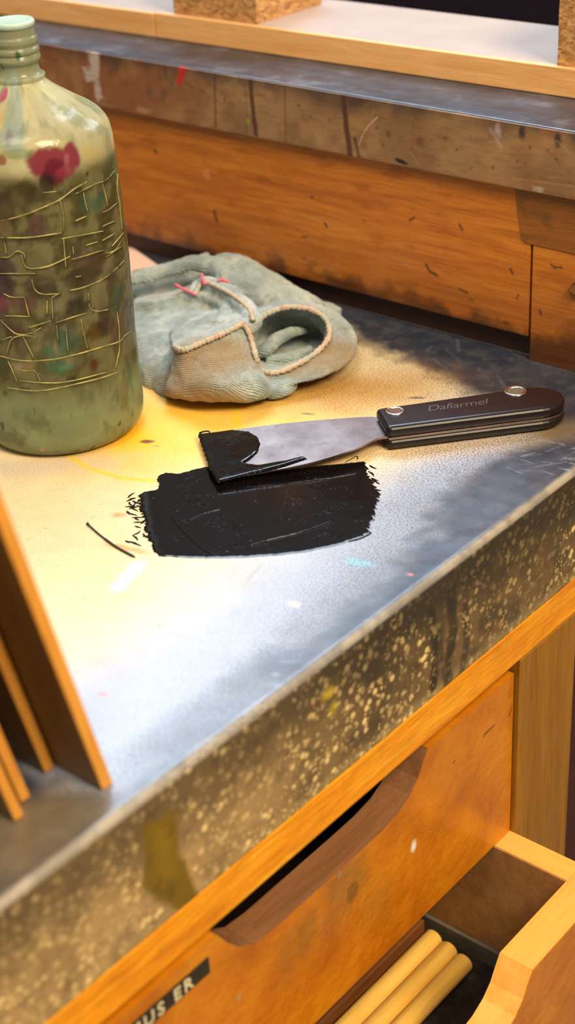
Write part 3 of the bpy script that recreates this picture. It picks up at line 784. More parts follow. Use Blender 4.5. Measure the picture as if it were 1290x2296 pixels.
t.bsdf(Base_Color=col, Metallic=1.0, Roughness=.33, Normal=t.bump(n, .00003))
M_steel = t.m
M_ring = plain('rivet_ring', lin((200, 194, 184)), .25, 1.0, .05)
M_rust = plain('rivet_core', lin((96, 66, 52)), .8)
def scale_part(name, z0, z1):
    bm = bmesh.new(); prism_bm(bm, [hp(s, w, z0) for s, w in handle_outline()], (0, 0, z1-z0))
    o = from_bm(name, bm, M_handle, scr, True, bevel=.0028, seg=4)
    for p in o.data.polygons: p.use_smooth = False
    return o
up_ = scale_part('handle_scale', .0082, .0150); lo_ = scale_part('handle_scale', .0006, .0070)
bm = bmesh.new(); prism_bm(bm, [hp(s, w, .0068) for s, w in handle_outline(.0006, .001)], (0, 0, .0016))
from_bm('tang', bm, M_steel, scr, bevel=.0002)['label'] = 'steel tang between the black scales'
# blade: lofted from the tang end down to the ink
tipL = at(445, 974, .0035); tipR = at(487, 1077, .0035)
secs = []
rootL = np.array(hp(.004, .0128, .0076)); rootR = np.array(hp(.004, -.0108, .0076))
ctrlL = [rootL, np.array(at(820, 937, .0076)), at(700, 945, .0076), at(590, 956, .0066), at(500, 968, .0045), tipL]
ctrlR = [rootR, np.array(at(846, 985, .0076)), at(800, 1007, .0074), at(700, 1038, .0064), at(590, 1060, .0045), tipR]
PL = smooth_path(ctrlL, 40); PR = smooth_path(ctrlR, 40)
bm = bmesh.new(); rows = []
for i in range(40):
    th = .0011*(1-i/39)+.0004
    row = []
    for z_ in (th/2, -th/2):
        row.append([bm.verts.new(Vector(PL[i]*(1-k/6)+PR[i]*k/6)+Vector((0, 0, z_))) for k in range(7)])
    rows.append(row)
for R0, R1 in zip(rows, rows[1:]):
    for s_ in (0, 1):
        for k in range(6): bm.faces.new((R0[s_][k], R0[s_][k+1], R1[s_][k+1], R1[s_][k]))
    bm.faces.new((R0[0][0], R1[0][0], R1[1][0], R0[1][0])); bm.faces.new((R0[0][6], R0[1][6], R1[1][6], R1[0][6]))
for R0 in (rows[0], rows[-1]):
    for k in range(6): bm.faces.new((R0[0][k], R0[0][k+1], R0[1][k+1], R0[1][k]))
from_bm('blade', bm, M_steel, scr)
# ink on the blade: thick tongue over the tip
def blade_z(x, y):
    # height of blade surface by distance to the tip edge
    m = (tipL+tipR)/2; p = np.array([x, y])-m[:2]; s_ = p@ax
    return np.interp(s_, [0, .02, .045, .08, .1], [.0038, .0050, .0066, .0080, .0082])
bpx = [(443,972),(470,970),(520,966),(560,972),(580,985),(585,1000),(578,1018),(560,1032),(545,1040),(580,1046),(640,1040),(680,1032),(690,1038),(640,1050),(560,1066),(488,1080),(470,1050),(455,1005)]
O = [tuple(at(x, y, .0046)[:2]) for x, y in bpx]
bm = film('x', O, .0009, M_ink, z0=0, relief=.0006, seed=8, step=.0009)
for v_ in bm.verts: v_.co.z += blade_z(v_.co.x, v_.co.y)
from_bm('blade_ink', bm, M_ink, scr, True)['label'] = 'wet black ink on the blade tip'
bm = bmesh.new()
tube_bm(bm, smooth_path([at(658, 975, .0068), at(646, 990, .0068), at(640, 1010, .0062), at(652, 1024, .006)], 12), [.0002,.0004,.0003,.0002,.0002,.0003,.0005,.0007,.0006,.0007,.0005,.0002], 6, flat=.5)
from_bm('ink_fleck', bm, M_ink, scr, True); bm = bmesh.new()
tube_bm(bm, smooth_path([at(447, 972, .0045), at(455, 968, .0055), at(468, 967, .0055), at(472, 973, .0048)], 10), .0005, 6)
from_bm('ink_fleck', bm, M_ink, scr, True)
# rivets
for (px, py, rr, core) in ((886, 922, .0054, M_rust), (1156, 877, .0066, plain('hole_dark', lin((96, 84, 66)), .6))):
    p = at(px, py, .0150)
    bm = bmesh.new(); prof = [(rr, .0146), (rr, .0153), (rr*.9, .0157), (rr*.72, .0155), (rr*.66, .0150), (rr*.66, .0146)]
    rg = [[bm.verts.new((p[0]+r_*math.cos(k*math.pi/20), p[1]+r_*math.sin(k*math.pi/20), z_)) for k in range(40)] for r_, z_ in prof]
    for A, B in zip(rg, rg[1:]+rg[:1]):
        for k in range(40): bm.faces.new((A[k], A[(k+1) % 40], B[(k+1) % 40], B[k]))
    o = from_bm('rivet', bm, M_ring, scr, True); o['label'] = 'pale metal rivet ring'
    bm = bmesh.new(); lathe_bm(bm, [(rr*.67, .0145), (rr*.67, .0152)], p, 32)
    c_ = from_bm('rivet_core', bm, core, o); c_.location = (0, 0, 0)
ang = math.atan2(ax[1], ax[0]); p = at(958, 922, .0151)
Mt = Matrix.Translation((p[0], p[1], .01502)) @ Matrix.Rotation(ang-.02, 4, 'Z')
o = text_mesh('handle_lettering', 'Dafiarmel', .0098, plain('worn_lettering', lin((84, 70, 70)), .5), scr, Mt, .00006, .35, .92, -.0001)
o['label'] = 'worn pale script lettering'

# ================================================================== BOTTLE
BC = np.array([-.2727, -.2221])
OUT = [(.034, .0004), (.0395, .0006), (.0435, .0025), (.0463, .0065), (.0474, .012), (.0474, .02), (.0471, .04), (.0469, .059), (.0473, .081), (.0476, .102), (.0474, .1127), (.0469, .1256), (.0467, .1433),
       (.0461, .1608), (.0453, .1718), (.0432, .1785), (.0383, .1838), (.0305, .1888), (.0198, .1960), (.0145, .2003), (.0132, .2018), (.0138, .2028), (.0138, .2043), (.0122, .2052), (.0112, .2075),
       (.0111, .2100), (.0122, .2115), (.0127, .2130), (.0122, .2145), (.0118, .2155), (.0125, .2165), (.0125, .2180), (.0117, .2195), (.0123, .2215), (.0121, .2235), (.0113, .2250), (.0112, .2290)]
oz = np.array([z for r, z in OUT]); orr = np.array([r for r, z in OUT])
def bR(z): return float(np.interp(z, oz, orr))
def bottle_hit(px, py):
    d = ray(px, py)
    lo = None
    for k in range(4000):
        t_ = .45+k*.00015; p = CAM+d*t_
        if 0 < p[2] < .23 and math.hypot(p[0]-BC[0], p[1]-BC[1]) < bR(p[2]): return p
    return None
PR_ = smooth_path([(r, z) for r, z in OUT], 300)
seg = 300
# embossed ridges
c1 = lambda *q: [(x*.26357, y*.26357) for x, y in q]
c2 = lambda *q: [(x*.26357, 500+y*.26357) for x, y in q]
RID = [c1((0,1880),(200,1830),(400,1750),(520,1690),(640,1600),(740,1545)), c1((640,1650),(800,1570),(900,1530),(975,1450)), c1((0,2020),(250,2020),(520,1980)), c1((520,2030),(700,2000),(880,1965)),
 c1((870,1560),(900,1680),(915,1760)), c1((870,1810),(930,1780),(1000,1720)), c1((1000,1480),(995,1600),(1012,1720),(1030,1880),(1035,1950)), c1((510,1700),(540,1850),(540,1960)), c1((710,1640),(730,1750),(745,1800)),
 c1((640,1880),(730,1840)), c1((870,1930),(930,1900),(980,1880)), c1((880,2040),(940,2010),(980,1980)), c1((360,1640),(520,1625)),
 c2((30,110),(55,260)), c2((0,290),(80,290),(140,240),(200,260),(215,310)), c2((180,270),(230,380),(380,375),(500,330),(600,280)), c2((610,310),(750,270),(880,230)), c2((0,430),(150,430),(300,430)),
 c2((270,480),(300,570),(370,605),(510,600)), c2((590,575),(700,550),(850,490),(960,410),(1055,320)), c2((240,890),(340,860),(440,830)), c2((470,850),(620,800),(740,765)), c2((750,600),(765,720),(820,750),(900,740),(990,710)),
 c2((440,640),(450,820)), c2((480,870),(495,1000)), c2((690,820),(715,950),(745,1070)), c2((0,1130),(180,1170),(400,1165),(600,1130),(850,1060),(1010,1010),(1060,960),(1120,915)),
 c2((990,730),(1010,880),(1015,1060),(1000,1150),(985,1230)), c2((0,820),(80,900),(150,945),(250,940),(350,890)), c2((60,1110),(90,1000),(160,960),(250,960),(310,970)), c2((30,600),(100,630),(210,630)), c2((40,790),(150,792),(260,795)),
 c2((70,1180),(100,1240),(150,1360)), c2((180,1250),(240,1260),(300,1262),(350,1360)), c2((900,290),(1000,220),(1035,200)), c2((870,150),(970,90)), c2((730,190),(830,160)), c2((640,460),(690,450)), c2((620,200),(625,270)),
 c2((540,130),(560,380)), c2((60,1400),(250,1425),(400,1420),(600,1380),(850,1320),(1000,1270)), c2((160,1340),(400,1360),(600,1345),(900,1270)), c2((430,640),(500,600)), c2((950,200),(1010,130),(1050,80)), c2((210,640),(250,800)),
 c2((200,970),(290,1150)), c2((560,900),(580,1100)), c2((880,20),(940,0)), c2((400,660),(400,780)), c2((0,1000),(100,965)), c2((900,260),(980,230),(1030,150))]
def bottle_paint(TH, Z):
    # TH: arc length around (m), measured from the camera-facing direction
    n1 = fbm(TH, Z, 60, 3); n2 = fbm(TH, Z, 130, 9)
    c = Canvas(TH, Z, lin((166, 156, 114))); A = .66+.22*sstep(.42, .75, n1)
    mid = sstep(.03, .06, Z)*(1-sstep(.15, .175, Z))
    A = A*(.8+.2*mid); bot = 1-sstep(.03, .05, Z+.006*(n1-.5)); c.mix(lin((206, 216, 176)), bot*.9)
    c.mix(lin((96, 88, 60)), sstep(.38, .62, n2)*.85*mid)
    c.mix(lin((150, 140, 110)), sstep(.55, .7, fbm(TH, Z, 80, 19))*.7)
    c.mix(lin((126, 84, 96)), sstep(.6, .72, fbm(TH, Z, 45, 29))*.7*mid)
    c.mix(lin((70, 130, 110)), sstep(.66, .76, fbm(TH, Z, 70, 39))*.6)
    top = sstep(.158, .17, Z+.004*(n1-.5))
    c.mix(lin((250, 238, 200)), top*.9); A = A+.12*top
    c.mix(lin((150, 152, 122)), top*.65*sstep(.48, .66, fbm(TH, Z, 75, 83))); c.mix(lin((250, 216, 140)), top*.7*sstep(.5, .68, fbm(TH, Z, 55, 93)))
    neck = sstep(.2, .206, Z); c.mix(lin((150, 158, 130)), neck*.8); A = A+.25*neck
    def hit(px, py):
        p = bottle_hit(px, py)
        if p is None: return None
        th = math.atan2(p[1]-BC[1], p[0]-BC[0])-TH0; th = (th+math.pi) % (2*math.pi)-math.pi
        return th*.047, p[2]
    def spot(px, py, rx, ry, col, a_, ang_=0, jit=.35):
        nonlocal A
        q = hit(px, py)
        if q is None: return
        dx = TH-q[0]; dy = Z-q[1]; ca, sa = math.cos(ang_), math.sin(ang_)
        qq_ = np.hypot((dx*ca+dy*sa)/rx, (-dx*sa+dy*ca)/ry)+jit*(fbm(TH, Z, 160, int(px)+3)-.5)*2
        m = a_*(1-sstep(.75, 1.1, qq_)); c.mix(lin(col), m); A = np.maximum(A, m)
    for pl in RID:
        off = 2.6
        hh = [hit(x+off*.4, y+off) for x, y in pl]; hh = [h for h in hh if h is not None]
        if len(hh) < 2: continue
        if max(h[0] for h in hh)-min(h[0] for h in hh) > .08: continue
        d = sd_line(TH, Z, hh)+.0004*(fbm(TH, Z, 300, 8)-.5)
        m = .7*(1-sstep(.0002, .0011, d)); c.mix(lin((66, 58, 34)), m); A = np.maximum(A, m)  # ridge shadow painted as a dark line below each ridge
    for s_ in ((110,362,.0125,.0085,(150,24,72),.95,.1),(160,352,.006,.007,(150,30,76),.95),(120,390,.007,.0075,(120,22,56),.9),(148,385,.006,.004,(170,60,90),.85,.3),(150,355,.0018,.003,(200,120,140),.6),
               (8,212,.006,.003,(214,70,130),.9),(20,310,.0025,.004,(190,70,100),.7),(4,360,.003,.003,(150,50,60),.8),(35,345,.009,.003,(90,140,90),.5),(30,250,.009,.02,(150,196,216),.55),
               (10,180,.003,.008,(150,190,216),.3),(40,125,.006,.003,(40,110,80),.8),(5,150,.004,.002,(140,60,60),.7),(105,410,.004,.005,(60,46,40),.8),(195,392,.0016,.0008,(30,30,24),.9),
               (60,420,.006,.005,(84,66,24),.6),(40,440,.01,.008,(96,70,64),.5),(8,470,.006,.01,(110,74,70),.6),(190,225,.006,.004,(150,120,80),.6),(215,240,.007,.005,(190,214,190),.5),
               (10,510,.005,.004,(190,160,120),.6),(15,600,.006,.006,(96,74,84),.7),(5,640,.007,.008,(92,60,92),.7),(50,680,.008,.006,(140,90,100),.6),(5,680,.004,.004,(190,80,130),.6),(90,640,.01,.007,(86,66,60),.6),
               (175,690,.007,.006,(60,50,40),.75),(215,745,.007,.006,(120,84,20),.8),(240,730,.007,.007,(90,66,62),.8),(190,620,.012,.006,(76,62,44),.6),(215,590,.008,.004,(110,84,60),.6),
               (110,785,.004,.003,(60,130,110),.7),(130,825,.008,.003,(70,140,120),.6),(150,822,.004,.002,(120,190,170),.6),(210,818,.003,.003,(120,60,30),.85),(50,775,.006,.008,(120,88,84),.7),(40,822,.004,.003,(200,180,150),.8),
               (65,825,.004,.003,(190,160,120),.7),(55,873,.004,.0012,(40,80,70),.8),(10,885,.0028,.0012,(50,56,46),.8),(77,920,.0005,.0022,(60,66,50),.8),(5,955,.002,.003,(40,50,44),.8),(80,892,.003,.0007,(70,80,60),.7),
               (160,848,.003,.0006,(60,50,40),.8),(230,880,.004,.004,(190,150,100),.3),(268,950,.002,.0012,(70,66,46),.8,.7),(206,1004,.0028,.001,(110,70,50),.9,.8),(97,1009,.0025,.0014,(240,190,190),1,.0,.5),(108,1023,.004,.0008,(240,190,190),1,0,.4),
               (30,730,.005,.004,(120,96,84),.5),(140,900,.014,.01,(150,150,90),.25),(60,930,.012,.006,(130,150,110),.3),(160,960,.02,.008,(150,170,130),.3)):
        spot(*s_)
    return c.c, np.clip(A, 0, .97)
TH0 = math.atan2(CAM[1]-BC[1], CAM[0]-BC[0])
th = TH0-math.pi+np.arange(seg)*2*math.pi/seg
TT, ZZ = np.meshgrid((np.arange(seg)*2*math.pi/seg-math.pi)*.047, PR_[:, 1])
rgb, al = bottle_paint(TT, ZZ)
RR = np.repeat(PR_[:, :1], seg, 1)
bumpm = ((fbm(TT, ZZ, 90, 77)-.5)*.0014+(fbm(TT, ZZ, 320, 57)-.5)*.0005)*sstep(.045, .065, ZZ)*(1-sstep(.15, .17, ZZ))
RR = RR+bumpm
VX = BC[0]+RR*np.cos(th)[None, :]; VY = BC[1]+RR*np.sin(th)[None, :]
nr = len(PR_); verts = np.stack([VX, VY, ZZ], -1).reshape(-1, 3)
idx = np.arange(nr*seg).reshape(nr, seg); nx_ = np.roll(idx, -1, 1)
F = np.stack([idx[:-1], nx_[:-1], nx_[1:], idx[1:]], -1).reshape(-1, 4).tolist()
F.append(idx[0][::-1].tolist()); F.append(idx[-1].tolist())
me = bpy.data.meshes.new('bottle_body'); me.from_pydata(verts.tolist(), [], F)
ca = me.color_attributes.new('paint', 'FLOAT_COLOR', 'POINT')
ca.data.foreach_set('color', np.concatenate([rgb.reshape(-1, 3), al.reshape(-1, 1)], 1).astype(np.float32).ravel())
t = NT('grimy_bottle_plastic'); a = t.attr(); v = t.coord()
tr = t.n('ShaderNodeBsdfTransparent', Color=lin((214, 224, 186)))
gl = t.n('ShaderNodeBsdfGlossy', Roughness=.14); gl.inputs['Color'].default_value = (.9, .95, .85, 1)
fr_ = t.n('ShaderNodeFresnel', IOR=1.45)
nb = t.bump(t.noise(v, 120, 3), .0006); t.t.links.new(nb, gl.inputs['Normal'])
m1 = t.n('ShaderNodeMixShader'); t.t.links.new(fr_.outputs[0], m1.inputs[0]); t.t.links.new(tr.outputs[0], m1.inputs[1]); t.t.links.new(gl.outputs[0], m1.inputs[2])
df = t.n('ShaderNodeBsdfPrincipled', Roughness=.16); t.t.links.new(a.outputs['Color'], df.inputs['Base Color']); df.inputs['Transmission Weight'].default_value = 0
tl = t.n('ShaderNodeBsdfTranslucent'); t.t.links.new(a.outputs['Color'], tl.inputs[0])
m0 = t.n('ShaderNodeMixShader'); m0.inputs[0].default_value = .62; t.t.links.new(df.outputs[0], m0.inputs[1]); t.t.links.new(tl.outputs[0], m0.inputs[2])
m2 = t.n('ShaderNodeMixShader'); t.t.links.new(a.outputs['Alpha'], m2.inputs[0]); t.t.links.new(m1.outputs[0], m2.inputs[1]); t.t.links.new(m0.outputs[0], m2.inputs[2])
t.t.links.new(m2.outputs[0], t.out.inputs[0])
M_bot = t.m
bottle = empty('solvent_bottle', (BC[0], BC[1], 0), 'large grimy greenish plastic bottle of murky liquid, smeared with magenta paint, standing at the left', 'bottle')
link_mesh('bottle_body', me, M_bot, bottle, True)
# liquid
t = NT('murky_olive_liquid'); v = t.coord(); n = t.noise(v, 35, 5, .6)
col = t.ramp(n, [(.3, lin((150, 150, 90))), (.55, lin((180, 180, 118))), (.75, lin((196, 200, 150)))])
t.bsdf(Base_Color=col, Roughness=.3, Transmission_Weight=.55, IOR=1.12)
LQ = [(r-.0012, z+.001) for r, z in OUT if z < .158]; LQ += [(bR(.163)-.0012, .163)]
bm = bmesh.new(); lathe_bm(bm, LQ, BC, 128)
o = from_bm('liquid', bm, t.m, bottle, False); o['label'] = 'murky olive liquid inside the bottle'
for p in o.data.polygons: p.use_smooth = len(p.vertices) == 4
# stopper disc
bm = bmesh.new(); lathe_bm(bm, [(.0100, .2285), (.0116, .2290), (.0118, .2312), (.0110, .2322), (.0098, .2320)], BC, 64)
from_bm('stopper', bm, plain('stopper_pale', lin((164, 184, 166)), .35, var=.06), bottle, True)['label'] = 'pale green-white stopper'
bm = bmesh.new()
for pl in RID:
    L = sum(math.dist(a_, b_) for a_, b_ in zip(pl, pl[1:])); n_ = max(5, int(L/5))
    S_ = smooth_path([(x, y, 0) for x, y in pl], n_)
    pts = [bottle_hit(q[0], q[1]) for q in S_]; pts = [p for p in pts if p is not None]
    if len(pts) < 3: continue
    pts = [p+np.array([(p[0]-BC[0]), (p[1]-BC[1]), 0])/.047*.0001 for p in pts]
    main = L > 110
    tube_bm(bm, pts, [(.0004 if main else .0003)*(.5+.7*math.sin(math.pi*(k+.5)/len(pts))**.5) for k in range(len(pts))], 6)
t = NT('ridge_plastic'); v = t.coord()
t.bsdf(Base_Color=t.ramp(t.noise(v, 90, 3), [(.4, lin((112, 106, 62))), (.6, lin((166, 150, 86)))]), Roughness=.32, Transmission_Weight=.0, Specular_IOR_Level=.4)
from_bm('embossed_ridges', bm, t.m, bottle, True)['label'] = 'raised crackle ridges catching yellow light'

# ================================================================== KNIT GLOVE
#GLOVE#
def dense(ctrl, nu, nv, closed_v=False):
    """rows x cols of control points -> smooth nu x nv grid"""
    C0 = np.array(ctrl, float)
    rows = np.array([smooth_path(r_, nv, closed_v) for r_ in C0])
    cols = np.array([smooth_path(rows[:, j], nu) for j in range(rows.shape[1])])
    return cols.transpose(1, 0, 2)
def P3(p): return at(p[0], p[1], p[2]/1000)
def add_bag(bm, loops, nu=60, nv=90):
    G = dense([[P3(p) for p in L] for L in loops], nu, nv, True)
    V = [[bm.verts.new(q) for q in row] for row in G]
    for A, B in zip(V, V[1:]):
        for k in range(nv): bm.faces.new((A[k], A[(k+1) % nv], B[(k+1) % nv], B[k]))
    bm.faces.new(V[0][::-1]); bm.faces.new(V[-1])
def add_patch(bm, cols, nu=50, nv=60):
    """columns of surface points closed down to the desk"""
    G = dense([[P3(p) for p in c_] for c_ in cols], nv, nu)
    n_, m_ = G.shape[:2]
    V = [[bm.verts.new(q) for q in row] for row in G]
    B = []
    for row in G:
        g0, g1 = row[0][:2], row[-1][:2]; e = g0-g1
        B.append([bm.verts.new((*(g1+e*min(max(float((q[:2]-g1)@e/(e@e)), 0), 1)), 0.0)) for q in row])
    for i in range(n_-1):
        for j in range(m_-1):
            bm.faces.new((V[i][j], V[i+1][j], V[i+1][j+1], V[i][j+1])); bm.faces.new((B[i][j], B[i][j+1], B[i+1][j+1], B[i+1][j]))
    for i in range(n_-1):
        for j in (0, m_-1): bm.faces.new((V[i][j], V[i+1][j], B[i+1][j], B[i][j]))
    for j in range(m_-1):
        for i in (0, n_-1): bm.faces.new((V[i][j], V[i][j+1], B[i][j+1], B[i][j]))
def add_fold(bm, pts, r_, flat=1.0, n=36, sides=14):
    S_ = smooth_path([P3(p) for p in pts], n)
    rr = np.interp(np.linspace(0, 1, n), np.linspace(0, 1, len(r_)), r_)/1000
    tube_bm(bm, S_, list(rr), sides, flat=flat)

# cuff on the right: wide open mouth
rim = [(578,826,13),(615,836,13),(665,818,14),(712,788,17),(738,754,22),(732,718,27),(702,696,31),(655,688,33),(612,698,32),(580,718,28),(562,745,23),(562,790,17)]
cx_ = np.mean([p[0] for p in rim]); cy_ = np.mean([p[1] for p in rim])
def inset(L, k, dz): return [(cx_+(x-cx_)*k, cy_+(y-cy_)*k, z+dz) for x, y, z in L]
floor_ = [(590,808,3),(620,814,3),(665,806,3),(705,788,3),(722,768,3),(715,750,3),(690,742,3),(655,738,3),(625,742,3),(600,752,3),(585,770,3),(583,790,3)]
fl_in = [(650+(x-650)*.35, 778+(y-778)*.35, 3) for x, y, z in floor_]
mid_in = [((a_[0]+b_[0])/2+(2 if a_[0] > cx_ else -2), (a_[1]+b_[1])/2+4, (a_[2]+b_[2])/2-2) for a_, b_ in zip(inset(rim, .93, -2), floor_)]
out1 = [(x+(x-cx_)*.05, y+(y-cy_)*.09, z-1) for x, y, z in rim]
bulge = [(572,852,9),(612,866,8),(690,856,9),(770,822,11),(800,775,13),(782,722,16),(735,690,20),(668,672,24),(605,680,24),(560,705,22),(540,745,18),(545,800,13)]
foot = [(590,835,1),(620,838,1),(690,835,1),(745,812,1),(770,790,1),(775,765,1),(730,735,1),(668,725,1),(605,735,1),(570,760,1),(560,790,1),(565,830,2)]
base_ = [(660+(x-660)*.5, 800+(y-800)*.5, 0) for x, y, z in foot]
bm = bmesh.new()
add_bag(bm, [fl_in, floor_, mid_in, inset(rim, .95, -1.5), rim, out1, bulge, foot, base_])
# fold standing inside the mouth
add_fold(bm, [(572,792,9),(600,780,13),(625,758,16),(660,745,15),(690,742,10)], [3, 4.5, 4, 3, 1.5])
add_fold(bm, [(600,806,5),(650,800,7),(700,782,8)], [3, 4, 3], .7)
# front flap
A_ = [[(372,880,0),(370,884,6),(374,860,14),(388,805,23),(391,776,28),(384,766,26),(384,738,22),(388,700,14)],
 [(404,884,0),(402,896,7),(400,862,17),(410,812,27),(410,786,32),(406,770,29),(410,735,27),(420,698,18)],
 [(452,886,0),(450,900,8),(447,862,21),(452,800,30),(454,770,34),(451,752,31),(455,720,30),(462,684,20)],
 [(512,888,0),(510,901,8),(504,860,23),(499,788,32),(498,752,37),(495,736,33),(495,705,31),(497,672,21)],
 [(564,886,0),(565,899,8),(556,850,22),(543,768,33),(543,728,39),(538,714,36),(530,694,31),(524,668,21)],
 [(600,882,0),(605,890,6),(590,855,17),(563,778,29),(558,740,35),(557,726,31),(556,714,25),(552,690,18)],
 [(622,872,0),(628,876,5),(603,856,12),(580,822,21),(572,796,27),(567,775,23),(565,752,17),(566,730,13)],
 [(632,862,0),(636,864,3),(615,858,6),(590,846,10),(583,832,14),(578,815,11),(574,800,8),(572,780,6)]]
add_patch(bm, A_)
# body: left slope running behind the bottle
B_ = [[(255,850,0),(262,800,8),(270,760,14),(280,725,17),(285,700,18),(290,688,20),(295,680,14),(300,668,6)],
 [(300,855,0),(300,810,10),(305,765,16),(315,725,18),(320,698,19),(325,682,21),(325,672,13),(325,660,5)],
 [(345,878,0),(345,820,14),(350,770,19),(355,730,20),(360,700,20),(368,678,23),(366,668,14),(365,652,6)],
 [(390,898,0),(395,830,16),(395,775,23),(400,735,22),(405,700,21),(412,668,25),(410,658,16),(405,642,8)],
 [(450,895,0),(450,820,18),(450,770,24),(450,730,24),(452,695,24),(450,655,28),(446,646,22),(440,632,14)],
 [(520,890,0),(520,810,18),(520,760,22),(515,725,22),(510,700,22),(500,665,27),(492,640,26),(480,620,20)],
 [(580,860,0),(575,790,14),(570,750,16),(565,725,19),(560,705,22),(548,670,26),(540,645,26),(530,625,22)]]
add_patch(bm, B_)
# back of the glove: arched cloth, from behind the bottle to the finger on the right
def arch(pts, r_): add_fold(bm, pts, r_, .95, 60, 24)
arch([(270,660,6),(320,648,7),(400,634,8),(450,625,9),(500,640,10)], [6, 7, 7, 8, 9])
arch([(270,640,20),(320,622,24),(400,598,29),(450,590,31),(490,600,29),(520,625,27)], [4, 4.5, 5, 6.5, 8, 8])
arch([(490,604,22),(520,608,24),(575,640,22),(625,690,16)], [12, 13, 13, 11])
arch([(300,625,14),(400,605,17),(470,590,18)], [5, 6, 8])
arch([(492,650,18),(520,645,20),(565,655,20),(610,690,16)], [10, 13, 14, 12])
arch([(560,650,18),(620,672,18),(680,690,15),(720,705,11)], [13, 13, 11, 8])
arch([(660,690,10),(710,696,9),(745,704,7),(760,708,6)], [9, 8, 7, 5])
arch([(500,600,14),(540,612,14),(600,645,12),(650,668,10)], [9, 12, 11, 9])
# rolled seam folds in the middle
add_fold(bm, [(432,668,27),(455,640,31),(490,650,33),(530,675,33),(556,700,33),(565,725,32),(556,742,30)], [4, 6, 6.5, 6.5, 6.5, 6, 4])
add_fold(bm, [(420,672,25),(455,668,28),(490,678,29),(508,694,29),(500,712,30),(488,728,31)], [3, 4, 4, 4, 3.5, 3])
add_fold(bm, [(300,684,20),(345,682,22),(390,672,24),(430,662,27)], [2.5, 3, 3.5, 4])
# flap piece lying under the open cuff
add_fold(bm, [(600,880,5),(635,876,5),(665,862,5)], [6, 5, 3], .8)
bmesh.ops.recalc_face_normals(bm, faces=bm.faces)
t = NT('grey_green_knit'); v = t.coord(); g = t.n('ShaderNodeNewGeometry')
warp = t.n('ShaderNodeVectorMath', operation='ADD'); t.t.links.new(v, warp.inputs[0])
nz = t.n('ShaderNodeTexNoise', Scale=45.0); nsc = t.n('ShaderNodeVectorMath', operation='SCALE'); t.t.links.new(v, nz.inputs['Vector']); t.t.links.new(nz.outputs['Color'], nsc.inputs[0]); nsc.inputs['Scale'].default_value = .006
t.t.links.new(nsc.outputs[0], warp.inputs[1])
def bands(rot, sc, dist=1.0):
    mp = t.n('ShaderNodeMapping'); t.t.links.new(warp.outputs[0], mp.inputs['Vector']); mp.inputs['Rotation'].default_value = rot
    w_ = t.n('ShaderNodeTexWave', wave_type='BANDS', bands_direction='Z', Scale=sc, Distortion=dist); w_.inputs['Detail Scale'].default_value = 3.0
    t.t.links.new(mp.outputs[0], w_.inputs['Vector']); return w_.outputs['Fac']
w1 = bands((.75, .25, 0), 250, .8); w2 = bands((1.2, 1.1, .5), 260, .8)
kn = t.math('MULTIPLY', w1, t.math('ADD', t.math('MULTIPLY', w2, .7), .3))
fz = t.noise(v, 900, 3, .7)
n = t.noise(v, 38, 5, .6); n2 = t.noise(v, 75, 4, .6)
col = t.ramp(n, [(.3, lin((120, 138, 138))), (.48, lin((168, 184, 182))), (.66, lin((216, 222, 216)))])
col = t.mix(t.ramp(n2, [(.56, 0.0), (.7, .55)]), col, lin((100, 92, 72)))
for px_, py_, z_, r0_, r1_ in ((480, 850, .014, .022, .036), (540, 830, .016, .014, .028), (770, 815, .008, .012, .028), (690, 840, .006, .008, .022)):
    ds = t.n('ShaderNodeVectorMath', operation='DISTANCE'); t.t.links.new(warp.outputs[0], ds.inputs[0]); ds.inputs[1].default_value = tuple(at(px_, py_, z_))
    mr = t.n('ShaderNodeMapRange', interpolation_type='SMOOTHSTEP'); t.t.links.new(ds.outputs['Value'], mr.inputs[0]); mr.inputs[1].default_value = r0_; mr.inputs[2].default_value = r1_; mr.inputs[3].default_value = .85; mr.inputs[4].default_value = 0
    col = t.mix(mr.outputs[0], col, lin((158, 118, 48)))  # tan of warm lamp light and desk bounce painted onto the front cloth
col = t.mix(t.math('MULTIPLY', t.math('SUBTRACT', 1.0, kn), .45), col, lin((70, 72, 58)))
nb = t.bump(fz, .0005, 1.0, t.bump(kn, .0007, 1.0))
t.bsdf(Base_Color=col, Roughness=.95, Sheen_Weight=.35, Sheen_Roughness=.5, Normal=nb)
M_knit = t.m
glove = empty('knit_glove', (-.25, -.09, 0), 'crumpled grey-green knitted work glove with open cuffs, lying between bottle and back panel', 'glove')
o = from_bm('knit_body', bm, M_knit, glove, True)
rm = o.modifiers.new('remesh', 'REMESH'); rm.mode = 'VOXEL'; rm.voxel_size = .0009; rm.use_smooth_shade = True
sm = o.modifiers.new('smooth', 'SMOOTH'); sm.factor = .5; sm.iterations = 3
tx = bpy.data.textures.new('cloth_wrinkle', 'CLOUDS'); tx.noise_scale = .016; tx.noise_depth = 2
dp = o.modifiers.new('wrinkle', 'DISPLACE'); dp.texture = tx; dp.texture_coords = 'LOCAL'; dp.strength = .0042; dp.mid_level = .5
